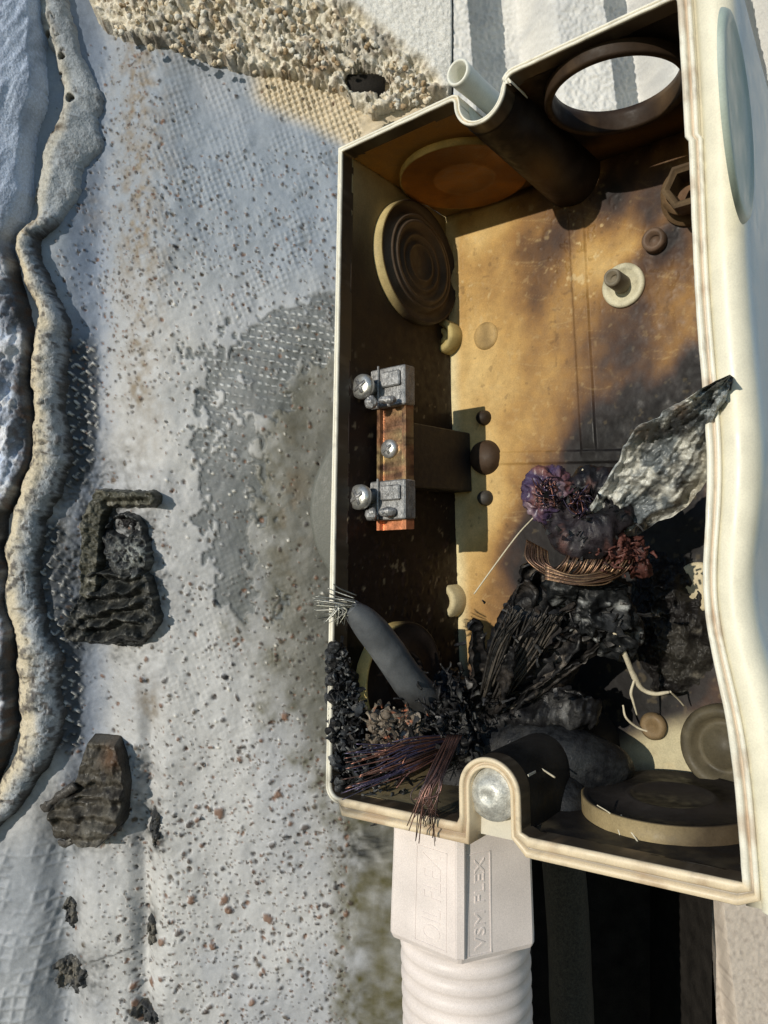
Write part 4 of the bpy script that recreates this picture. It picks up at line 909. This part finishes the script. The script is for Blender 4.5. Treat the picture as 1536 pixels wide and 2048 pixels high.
# ------------------------------------------------------------------ conduit fitting and corrugated conduit
FD = 1.205; fx = P(926, 1800, FD)[0]
def zf(py_): return (1024 - py_) * (FD - .09) / F
fitT = thing('conduit_fitting', 'white faceted conduit coupling under the bottom of the box', 'conduit fitting', (fx, FD, zf(1930)))
def fitting():
    R0 = .1175; angs = np.radians([-90 - 8 + 60 * k for k in range(6)]) # corners, first one towards the camera
    def ring(r, z, skew=0):
        out = []
        for k in range(6):
            a, b = angs[k], angs[(k + 1) % 6]; p = np.array([math.cos(a), math.sin(a)]) * r; q = np.array([math.cos(b), math.sin(b)]) * r
            for t in (.025, .06, .5, .94, .975): out.append([fx + (p[0] * (1 - t) + q[0] * t) * 1.0, FD + p[1] * (1 - t) + q[1] * t, z])
        return np.array(out)
    zs = [(zf(1642), .98), (zf(1700), .985), (zf(1880), 1.03), (zf(1898), 1.03), (zf(1908), 1.00), (zf(1910), .86)]
    V = np.concatenate([ring(R0 * k, z) for z, k in zs]); n = 30; f = [[i * n + j, i * n + (j + 1) % n, (i + 1) * n + (j + 1) % n, (i + 1) * n + j] for i in range(len(zs) - 1) for j in range(n)]
    f.append(list(range(n))[::-1]); f.append([(len(zs) - 1) * n + j for j in range(n)])
    mesh('body', V, f, 'conduit', fitT, smooth=False)
    # rib on the front corner
    p = np.array([math.cos(angs[0]), math.sin(angs[0])]) * R0
    v, f = box8((-.006, -.003, zf(1896)), (.008, .006, zf(1660)), lambda a, b, c: np.array([fx + p[0] * (1.00 + .03 * (zf(1660) - c) / .2) + a, FD + p[1] * (1.00 + .03 * (zf(1660) - c) / .2) + b, c]), .002)
    mesh('corner_rib', v, f, 'conduit', fitT, smooth=False)
    # raised frames and lettering on the two front facets
    def facet(k, s, z, h):
        a, b = angs[k % 6], angs[(k + 1) % 6]; pa = np.array([math.cos(a), math.sin(a)]) * R0; pb = np.array([math.cos(b), math.sin(b)]) * R0
        kk = .985 + .045 * np.clip((zf(1700) - z) / (zf(1700) - zf(1880)), 0, 1)
        nm = (pa + pb) / np.linalg.norm(pa + pb); q = (pa * (1 - s) + pb * s) * kk + nm * h
        return np.array([fx + q[0], FD + q[1], z])
    for (k, s0, s1, y0, y1, txt, ts) in ((5, .36, .82, 1700, 1895, 'OIL FLEX', .59), (0, .10, .42, 1697, 1905, 'VSM FLEX', .26)):
        if k == 0: y1 = 1896
        else: y1 = 1892
        w = .0018; b = Bag(); F_ = lambda s, z, h: facet(k, s, z, h)
        for (sa, sb, za, zb_) in ((s0, s1, zf(y0), zf(y0) - w), (s0, s1, zf(y1), zf(y1) + w), (s0, s0 + .016, zf(y1), zf(y0)), (s1 - .016, s1, zf(y1), zf(y0))):
            v, f = box8((sa, zb_, -.001), (sb, za, .0009), F_); b.add(v, f)
        b.build('raised_frame', 'conduit', fitT, smooth=False)
        cu = bpy.data.curves.new('lettering', 'FONT'); cu.body = txt; cu.size = 1; cu.extrude = .03; cu.resolution_u = 3
        tmp = bpy.data.objects.new('tmp', cu); sc.collection.objects.link(tmp); dg = bpy.context.evaluated_depsgraph_get()
        me = bpy.data.meshes.new_from_object(tmp.evaluated_get(dg)); bpy.data.objects.remove(tmp)
        co = np.array([v.co[:] for v in me.vertices]); fc = [list(p.vertices) for p in me.polygons]
        x0_, x1_ = co[:, 0].min(), co[:, 0].max(); y0_, y1_ = 0.0, .72
        zt, zb2 = zf(y0) - .008, zf(y1) + .008
        V = np.array([facet(k, s1 - .09 - (y1_ - c_[1]) * 0 - (c_[1]) / y1_ * (s1 - s0 - .18), zb2 + (c_[0] - x0_) / (x1_ - x0_) * (zt - zb2), c_[2] / .03 * .0008) for c_ in co])
        mesh('embossed_lettering', V, fc, 'conduit', fitT, smooth=False)
fitting()
def conduit():
    n = 220; k = 64; z = np.linspace(zf(1895), zf(2600), n); a = np.linspace(0, 2 * math.pi, k, endpoint=False)
    ph = (zf(1900) - z) / .0255 * 2 * math.pi; r = .0985 + .0013 * np.tanh(1.8 * np.sin(ph))
    V = np.stack([fx + .002 + r[:, None] * np.cos(a) + ((zf(1900) - z) * .03)[:, None], FD + r[:, None] * np.sin(a), z[:, None] + 0 * a], -1).reshape(-1, 3)
    f = [[i * k + j, i * k + (j + 1) % k, (i + 1) * k + (j + 1) % k, (i + 1) * k + j] for i in range(n - 1) for j in range(k)]
    o = mesh('corrugated_conduit', V, f, 'conduit'); tag(o, 'white corrugated conduit hanging below the faceted coupling', 'conduit')
conduit()

# ------------------------------------------------------------------ burnt cables
BLK = (0.006, 0.006, 0.007); GRY = (0.055, 0.055, 0.055)
def strands(ends, rad=1.1, k=5, n=16, cols=((0.35, 0.17, 0.10),), wob=4, name='copper_strands', parent=None, mat='copper'):
    b = Bag()
    for i, p in enumerate(ends):
        p = np.array(p, float); w = rng.normal(0, wob, (len(p), 2)) * np.linspace(0, 1, len(p))[:, None]; p[:, 0] += w[:, 0]; p[:, 1] += w[:, 1]
        path = np.hstack([p, np.full((len(p), 1), rad * rng.uniform(.7, 1.2))]); path[-1, 3] *= .6
        v, f = tube(path, n, k); b.add(v, f, cols[i % len(cols)])
    return b.build(name, mat, parent)
# cable stub at the left
t = thing('cable_stub', 'cut grey cable stub with bare strands lying over the left rim', 'cable', P(850, 1400, 1.17))
v, f = tube([(700, 1214, 1.100, 19), (735, 1250, 1.11, 31), (775, 1300, 1.13, 33), (812, 1355, 1.15, 35), (850, 1400, 1.17, 36), (895, 1440, 1.19, 36)], 120, 28, .0028, 12, 1)
px_, py_ = PX(v); c = tone(v, (0.085, 0.092, 0.10), (0.15, 0.16, 0.17), 12, 1); c = mix(c, (0.022, 0.022, 0.022), sstep(1360, 1420, py_ + 20 * fbm(v[:, 0] * 30, v[:, 2] * 30, 1., 3)))
v0 = v
mesh('sheath', v, f, 'rubber', t, col=c)
en = []
for i in range(34):
    y = 1212 + rng.normal(0, 11); en.append([(712 + rng.uniform(-4, 6), 1214 + (y - 1212) * .7, 1.10 + rng.uniform(-.012, .012)), (680, y, 1.102 + rng.uniform(-.012, .012)), (rng.uniform(622, 665), 1208 + (y - 1212) * 1.1, 1.105)])
for i in range(10): en.append([(670, 1210, 1.095), (675 + rng.uniform(-20, 20), 1222, 1.09), (668 + rng.uniform(-22, 24), 1248, 1.09)])
strands(en, 1.5, cols=((0.24, 0.24, 0.20), (0.40, 0.40, 0.36), (0.12, 0.12, 0.11)), wob=3, name='bare_strands', parent=t)

# big charred cables to the upper right
t = thing('charred_cable', 'thick charred cable rising right from the cable entry to the copper coil', 'cable', P(960, 1500, 1.2))
pts = [tube([(950, 1480, 1.2, 30), (975, 1400, 1.18, 30), (1010, 1310, 1.14, 34), (1060, 1235, 1.11, 42), (1105, 1175, 1.09, 38)], 150, 30, .010, 20, 2, ridge=True, oct_=5),
       tube([(1000, 1450, 1.2, 18), (1070, 1390, 1.16, 20), (1140, 1310, 1.12, 24), (1185, 1230, 1.1, 30)], 120, 24, .008, 26, 9, ridge=True, oct_=5)]
char_lump(pts, 'charred_core', t, cols=((0.004, 0.004, 0.005), (0.018, 0.016, 0.015)), c3=(0.07, 0.055, 0.045))
pts = []
for i, (a, b, w, ro) in enumerate(((1085, 1175, 34, .2), (1040, 1200, 30, -.7), (1120, 1200, 30, .9), (1005, 1250, 26, -1.1), (1150, 1235, 28, 1.3), (1070, 1150, 26, -.2), (1175, 1270, 24, .6), (1130, 1290, 24, -.5), (1060, 1290, 30, .4), (1010, 1330, 24, -.9), (955, 1285, 15, .1), (1215, 1290, 18, .8))):
    mx, my = 965 + (a - 965) * .45 + 8 * (i % 3), 1460 + (b - 1460) * .5
    pts.append(ribbon([(945 + 6 * (i % 5), 1470, 1.20, w * .55), (mx, my, 1.15 - .004 * i, w), (a, b, 1.06 + .006 * (i % 4), w * .8), (a + (a - mx) * .22, b - 34, 1.05, w * .25)], 90, 14, 1.0 + .1 * (i % 4), ro, i * 5.7, .012))
char_lump(pts, 'split_insulation', t, cols=((0.008, 0.008, 0.009), (0.035, 0.030, 0.027)), c3=(0.17, 0.15, 0.13))
pts = [blob(1190, 1215, 1.07, 70, 48, 42, .020, 30, 8, 110, 80, 6), blob(1232, 1265, 1.09, 34, 38, 30, .016, 34, 5, 70, 50, 5), blob(1150, 1175, 1.06, 46, 28, 30, .016, 36, 15, 80, 50, 5)]
char_lump(pts, 'molten_lump', t, cols=((0.006, 0.007, 0.008), (0.03, 0.032, 0.035)), c3=(0.26, 0.27, 0.27))
char_lump([flakes(60, 1200, 1215, 1.05, 46, 34, .015, 26, 5), flakes(30, 1060, 1280, 1.08, 50, 60, .012, 24, 6), flakes(60, 930, 1430, 1.13, 50, 40, .02, 22, 7), flakes(70, 1180, 1040, 1.0, 50, 40, .02, 16, 8)], 'char_shards', t, cols=((0.006, 0.006, 0.007), (0.04, 0.04, 0.04)), c3=(0.20, 0.19, 0.18), smooth=False)
# long peeling fibres
en = []
for i in range(60):
    s = rng.uniform(-1, 1); a = rng.uniform(0, .5)
    p0 = np.array([985 + 28 * s, 1400, 1.12]); p1 = np.array([1035 + 50 * s, 1290, 1.075]); p2 = np.array([1090 + 60 * s, 1190, 1.035])
    q = [p0 * (1 - a) + p1 * a, p1, p1 * .4 + p2 * .6]; en.append(q)
strands(en, 2.4, wob=9, cols=((0.03, 0.027, 0.025), (0.07, 0.06, 0.05), (0.012, 0.012, 0.012)), name='peeling_fibres', parent=t, mat='char')
# coil of bare copper
en = []
for i in range(26):
    s = i / 25; x0 = 1062 + s * 40; en.append([(x0 - 8, 1080 + 22 * s, 1.04), (x0 - 8 + 10 * s, 1120 + 16 * s, 1.02), (x0 + 40 + 20 * s, 1152 - 3 * s, 1.01), (x0 + 90, 1150 - 20 * s, 1.02)])
for i in range(34):
    s = i / 33; x0 = 1128 + s * 130; en.append([(x0 + 10, 1085 + 14 * s, 1.02), (x0 + 3, 1115 + 8 * s, .998), (x0 - 14, 1140 + 8 * s, 1.0), (x0 - 34, 1156, 1.02)])
for i in range(14): s = i / 13; en.append([(1090, 1132 + 26 * s, 1.0), (1150, 1150 + 20 * s, .99), (1210, 1140 + 20 * s, .995), (1255, 1120 + 18 * s, 1.01)])
strands(en, 1.9, n=22, wob=5, cols=((0.22, 0.13, 0.08), (0.34, 0.22, 0.13), (0.10, 0.065, 0.045), (0.17, 0.10, 0.07)), name='copper_coil', parent=t)
# knots of oxidised wire
pts = [blob(1098, 985, 1.03, 30, 34, 24, .018, 40, 3, 80, 60, 6), blob(1090, 1008, 1.03, 24, 22, 20, .014, 50, 13, 60, 46, 6)]
char_lump(pts, 'purple_knot', t, cols=((0.06, 0.04, 0.085), (0.17, 0.07, 0.06)), c3=(0.24, 0.17, 0.20), mat='ash', label='purple oxidised knot at the tip')
pts = [tube([(1120, 1010, 1.03, 26), (1135, 1060, 1.02, 34), (1175, 1075, 1.01, 36), (1215, 1050, 1.01, 36), (1225, 990, 1.02, 30), (1185, 968, 1.03, 26), (1150, 985, 1.03, 22), (1140, 1030, 1.03, 20)], 140, 26, .010, 26, 4, ridge=True, oct_=5)]
char_lump(pts, 'charred_loop', t, cols=((0.007, 0.007, 0.009), (0.025, 0.02, 0.024)), c3=(0.08, 0.04, 0.035))
pts = [flakes(60, 1240, 1105, .99, 32, 18, .01, 16, 91), blob(1215, 1095, 1.02, 40, 20, 22, .018, 44, 23, 80, 60, 6), blob(1272, 1120, 1.025, 20, 28, 20, .014, 50, 33, 60, 50, 6), blob(1130, 1060, 1.03, 14, 22, 16, .010, 50, 43, 40, 30)]
char_lump(pts, 'red_oxide', t, cols=((0.06, 0.022, 0.018), (0.12, 0.045, 0.035)), c3=(0.03, 0.02, 0.02), label='dark red oxidised lumps beside the coil')

en = []
for i in range(90):
    cx_, cy_ = (1096, 985) if i < 55 else (1160, 1010); a_ = rng.uniform(0, 6.28); q_ = rng.uniform(6, 24); a2 = a_ + rng.uniform(.8, 2.4); a3 = a2 + rng.uniform(.5, 1.5)
    a2 += rng.normal() * 1.2; en.append([(cx_ + q_ * math.cos(a_), cy_ + q_ * math.sin(a_) * 1.2, 1.01 + rng.uniform(-.02, .02)), (cx_ + q_ * math.cos(a2), cy_ + q_ * math.sin(a2) * 1.2, .995 + rng.uniform(-.01, .02)), (cx_ + (q_ + 8) * math.cos(a3), cy_ + (q_ + 8) * math.sin(a3) * 1.2, 1.0)])
strands(en, 1.6, n=18, wob=8, cols=((0.11, 0.08, 0.13), (0.20, 0.09, 0.07), (0.05, 0.04, 0.07), (0.17, 0.13, 0.14), (0.03, 0.02, 0.02)), name='tangled_strands', parent=t)
# grey ash flap (burnt foil screen)
def flap():
    n, k = 200, 90
    cen = catmull([(1190, 1070, 1.03, 40), (1250, 1015, 1.0, 66), (1310, 955, .955, 86), (1362, 885, .905, 74), (1405, 830, .86, 50), (1440, 785, .825, 27), (1464, 752, .81, 5)], n)
    s = np.linspace(-1, 1, k); T = np.gradient(cen[:, :2], axis=0); T /= np.linalg.norm(T, axis=1)[:, None]; Nn = np.stack([-T[:, 1], T[:, 0]], 1)
    t = np.linspace(0, 1, n)
    wob = 1 + .22 * fbm(t[:, None] * 9 + np.sign(s) * 20, 0 * s + 3., 110., 4)
    X = cen[:, 0, None] + Nn[:, 0, None] * s * cen[:, 3, None] * wob; Y = cen[:, 1, None] + Nn[:, 1, None] * s * cen[:, 3, None] * wob
    nz = fbm(X / 34, Y / 34, 111., 5); nr = 1 - 2.4 * np.abs(fbm(X / 24, Y / 24, 112., 4))
    D = cen[:, 2, None] + .030 * s ** 2 * np.sign(s) * .6 - .022 * fbm(X / 60, Y / 60, 111., 3) - .016 * fbm(s * 3.2 + 0 * t[:, None], t[:, None] * 3 + 0 * s, 112., 3) - .006 * nz - .0055 * nr - .003 * fbm(X / 7, Y / 7, 114., 3)
    V1 = np.stack([(X - 768) * D / F, D, (1024 - Y) * D / F], -1); V2 = V1 + np.array([0.004, .010, 0.0]) 
    V = np.concatenate([V1.reshape(-1, 3), V2.reshape(-1, 3)]); N0 = n * k; f = [grid_faces(n, k), grid_faces(n, k, None, True) + N0]; i = np.arange(N0).reshape(n, k)
    for e in (i[:, 0], i[:, -1], i[0], i[-1]): f.append(np.stack([e[:-1], e[1:], e[1:] + N0, e[:-1] + N0], -1))
    c = tone(V, (0.12, 0.135, 0.145), (0.30, 0.33, 0.34), 18, 4, c=(0.52, 0.52, 0.48), clo=.05, chi=.35); c = mix(c, (0.02, 0.02, 0.022), .85 * sstep(.12, .4, fbm(V[:, 0] * 42, V[:, 1] * 42, V[:, 2] * 42, 4)))
    ss = np.tile(np.tile(s, n), 2); tt = np.tile(np.repeat(t, k), 2); c = mix(c, (0.46, 0.43, 0.34), .75 * sstep(.50, .85, ss) * sstep(-.3, .2, fbm(V[:, 0] * 40, V[:, 2] * 40, 9., 3)) * sstep(.9, .7, tt))
    c = mix(c, (0.19, 0.12, 0.06), .7 * gauss(tt, ss, .45, -.8, .05, .25) + .7 * gauss(tt, ss, .62, -.8, .04, .25)); c = mix(c, (0.09, 0.10, 0.11), sstep(.84, .92, tt))
    return V, np.concatenate(f), c
V, f, c = flap(); mesh('ash_flap', V, f, 'ash', t, col=c, label='grey ash covered flap of burnt screen reaching over the right rim')
# crust stuck to the back panel on the right
def crust(name, cx, cy, rx, ry, hmax, lab, seed):
    a, b = np.meshgrid(np.linspace(-1, 1, 150), np.linspace(-1, 1, 170)); q = np.array([pix2face('back', cx, cy, 0, (.4, .4)), pix2face('back', cx + rx, cy, 0, (.4, .4)), pix2face('back', cx, cy - ry, 0, (.4, .4))])
    A = q[0][0] + a * (q[1][0] - q[0][0]); B = q[0][1] + b * (q[2][1] - q[0][1]); rr = np.hypot(a, b) + .45 * fbm(A * 12, B * 12, seed, 4)
    h = -.004 + sstep(1.0, .35, rr) * hmax * (1 + 1.1 * fbm(A * 16, B * 16, seed + 1, 3)) * .8 + sstep(1, .6, rr) * .012 * (1 - 2.5 * np.abs(fbm(A * 45, B * 45, seed + 2, 4)))
    V = face_pt('back', A, B, h).reshape(-1, 3); o = mesh(name, V, grid_faces(170, 150), 'char', col=tone(V, (0.010, 0.009, 0.009), (0.03, 0.028, 0.024), 22, seed, c=(0.13, 0.12, 0.10), clo=.3, chi=.6))
    tag(o, lab, 'burnt crust')
crust('burnt_crust', 1345, 1225, 105, 175, .035, 'rough black crust on the back of the box near the right rim', 120.)
# lower right charred cables
t = thing('charred_cable', 'smooth black rubber hose bending right and down beside the lid screw', 'cable', P(980, 1500, 1.2))
pts = [tube([(900, 1470, 1.22, 40), (980, 1490, 1.19, 50), (1070, 1505, 1.15, 66), (1150, 1522, 1.13, 72), (1220, 1532, 1.13, 50), (1258, 1542, 1.14, 18)], 140, 40, .007, 12, 6),
       tube([(1050, 1500, 1.15, 50), (1100, 1560, 1.12, 62), (1120, 1620, 1.09, 62), (1100, 1660, 1.07, 46)], 100, 36, .006, 12, 16)]
char_lump(pts, 'hose', t, cols=((0.009, 0.010, 0.012), (0.018, 0.020, 0.022)), c3=(0.03, 0.03, 0.03), mat='char')
v, f = tube([(1045, 1512, 1.04, 1.4), (1075, 1532, 1.03, 1.6), (1110, 1555, 1.03, 2.2)], 20, 6); mesh('stray_hair', v, f, 'fibre', t)
t = thing('charred_cable', 'short rough charred cable end pointing right above the black hose', 'cable', P(960, 1450, 1.2))
pts = [ribbon([(960, 1440, 1.18, 30), (1060, 1405, 1.13, 30), (1150, 1412, 1.12, 24), (1200, 1440, 1.12, 8)], 70, 14, 1.3, .4, 77, .012), tube([(940, 1450, 1.21, 26), (1030, 1432, 1.17, 28), (1110, 1418, 1.14, 34), (1170, 1425, 1.13, 30), (1195, 1440, 1.13, 12)], 110, 30, .010, 28, 5, ridge=True, oct_=5)]
char_lump(pts, 'charred_sheath', t, cols=(BLK, (0.03, 0.03, 0.03)), c3=(0.10, 0.10, 0.10))
t = thing('charred_cable', 'charred root where all cables enter the bottom of the box', 'cable', P(920, 1600, 1.2))
pts = [flakes(150, 900, 1420, 1.14, 45, 34, .02, 24, 17), blob(930, 1465, 1.2, 70, 50, 44, .022, 28, 4, 100, 70, 6), blob(870, 1425, 1.19, 40, 38, 34, .020, 34, 14, 80, 60, 6), blob(905, 1385, 1.21, 28, 32, 26, .016, 36, 24, 60, 50, 5), tube([(925, 1450, 1.22, 60), (925, 1560, 1.22, 60), (925, 1700, 1.21, 55)], 40, 24, .008, 20, 3)]
char_lump(pts, 'charred_lump', t, cols=(BLK, (0.028, 0.028, 0.03)), c3=(0.07, 0.07, 0.065))
# burnt strands fanning out at the lower left
en = []
for i in range(56):
    s = i / 55; y1 = 1492 + 95 * s + rng.normal(0, 5)
    en.append([(900, 1470 + 30 * s, 1.13), (820, 1480 + 60 * s, 1.09), (rng.uniform(685, 790), y1 * .95 + .05 * 1540, 1.075 + rng.uniform(-.02, .02))])
strands(en, 1.7, n=22, wob=7, cols=((0.11, 0.09, 0.15), (0.30, 0.15, 0.12), (0.07, 0.065, 0.10), (0.36, 0.17, 0.12), (0.10, 0.06, 0.05), (0.09, 0.08, 0.14)), name='strand_fan', parent=t)
en = []
for i in range(30):
    s = i / 29; en.append([(925 - 30 * s, 1470, 1.1), (890 - 25 * s + rng.normal(0, 4), 1540, 1.045), (875 - 40 * s + rng.normal(0, 6), 1590, 1.03), (rng.uniform(820, 880), rng.uniform(1600, 1690), 1.03)])
strands(en, 1.6, n=24, wob=5, cols=((0.12, 0.07, 0.06), (0.22, 0.12, 0.10), (0.07, 0.05, 0.05)), name='hanging_strands', parent=t)
# clumps of crumbled insulation
t = thing('burnt_insulation', 'crumbly black insulation heaped in the lower left corner of the box', 'burnt insulation', LB(.03, .1, .02))
b = Bag()
for i in range(230):
    y = rng.uniform(1295, 1600); r = rng.uniform(3.5, 10); x = 655 + r + rng.uniform(0, 1) ** 1.3 * np.interp(y, [1300, 1400, 1500, 1600], [22, 60, 85, 140])
    v, f = blob(x, y, 1.16 + rng.uniform(-.02, .03) + (x - 652) * .0004, r, r * rng.uniform(.6, 1.2), r, .006, 60, i * 3.1, 18, 12, 3)
    b.add(v, f, tone(v, (0.010, 0.010, 0.011), (0.06, 0.065, 0.07), 60, i, c=(0.22, 0.22, 0.21), clo=.38, chi=.6))
for i, (a_, b_, q, w) in enumerate(((682, 1350, 60, 9), (704, 1440, 110, 15), (712, 1535, 130, 18), (775, 1588, 40, 20))):
    v, f = flakes(q, a_, b_, 1.15, w, 30, .008, 22, 40 + i); v = v[:]; b.add(v, f, tone(v, (0.008, 0.008, 0.009), (0.05, 0.055, 0.06), 60, i, c=(0.25, 0.25, 0.24), clo=.3, chi=.5))
b.build('black_crumbs', 'char', t, smooth=False)
b = Bag()
for i in range(90):
    x, y, r = rng.uniform(745, 840), rng.uniform(1425, 1500), rng.uniform(3, 8)
    v, f = blob(x, y, 1.16 + rng.uniform(-.02, .02), r, r * .8, r, .006, 60, i * 2.1, 18, 12, 3)
    b.add(v, f, tone(v, (0.16, 0.13, 0.10), (0.34, 0.30, 0.25), 50, i, c=(0.36, 0.13, 0.07), clo=.2 if x > 800 else .6, chi=.7))
v, f = flakes(160, 790, 1465, 1.14, 34, 26, .012, 18, 60); b.add(v, f, tone(v, (0.06, 0.05, 0.04), (0.26, 0.22, 0.17), 50, 3, c=(0.36, 0.12, 0.06), clo=.25, chi=.5))
b.build('brown_crumbs', 'char', t, smooth=False, label='brownish grey crumbs above the strand fan')
# pale bare wire and threads
t = thing('bare_wire', 'thin pale split wire hanging below the molten lump', 'wire', P(1300, 1385, 1.12))
v, f = tube([(1228, 1262, 1.06, 4.5), (1250, 1310, 1.07, 5.5), (1268, 1352, 1.09, 6), (1285, 1378, 1.1, 5), (1310, 1388, 1.1, 4.2), (1338, 1384, 1.1, 3.6)], 60, 8, .001, 60, 1); mesh('main_strand', v, f, 'fibre', t)
v, f = tube([(1268, 1362, 1.09, 2.5), (1262, 1385, 1.095, 3), (1266, 1402, 1.1, 2.5), (1274, 1430, 1.11, 1.5)], 30, 6); mesh('branch_strand', v, f, 'fibre', t)
v, f = tube([(1340, 1383, 1.1, 2), (1356, 1398, 1.12, 1.8), (1368, 1412, 1.13, 1.3)], 20, 6); mesh('branch_strand', v, f, 'fibre', t)
for (pts_, lab, nm) in (([(1246, 1410, 1.17, 1.8), (1252, 1435, 1.17, 2.4), (1275, 1455, 1.18, 2.4), (1308, 1470, 1.18, 2), (1326, 1500, 1.19, 1.0)], 'thin curled thread below the pale bare wire', 'thread'),
                        ([(948, 1188, 1.2, 1.4), (990, 1130, 1.18, 1.6), (1035, 1070, 1.14, 1.6), (1066, 1036, 1.1, 1.3)], 'long straight thread slanting up to the purple knot', 'thread'),
                        ([(1158, 958, 1.03, 1.6), (1166, 938, 1.02, 1.8)], 'short thread end standing left above the charred loop', 'thread'),
                        ([(1192, 950, 1.03, 1.4), (1214, 942, 1.03, 1.8)], 'short thread end lying right above the charred loop', 'thread'),
                        ([(1194, 1610, .98, 1.2), (1225, 1632, .975, 1.4), (1240, 1670, .96, 1.3)], 'left thread hanging over the bottom knockout edge', 'thread'),
                        ([(1242, 1630, .97, 1.6), (1252, 1650, .96, 1.7), (1276, 1685, .94, 1.7), (1275, 1705, .935, 1.1)], 'right thread hanging over the bottom knockout edge', 'thread')):
    v, f = tube(pts_, 30, 6); o = mesh(nm, v, f, 'fibre'); tag(o, lab, 'thread')
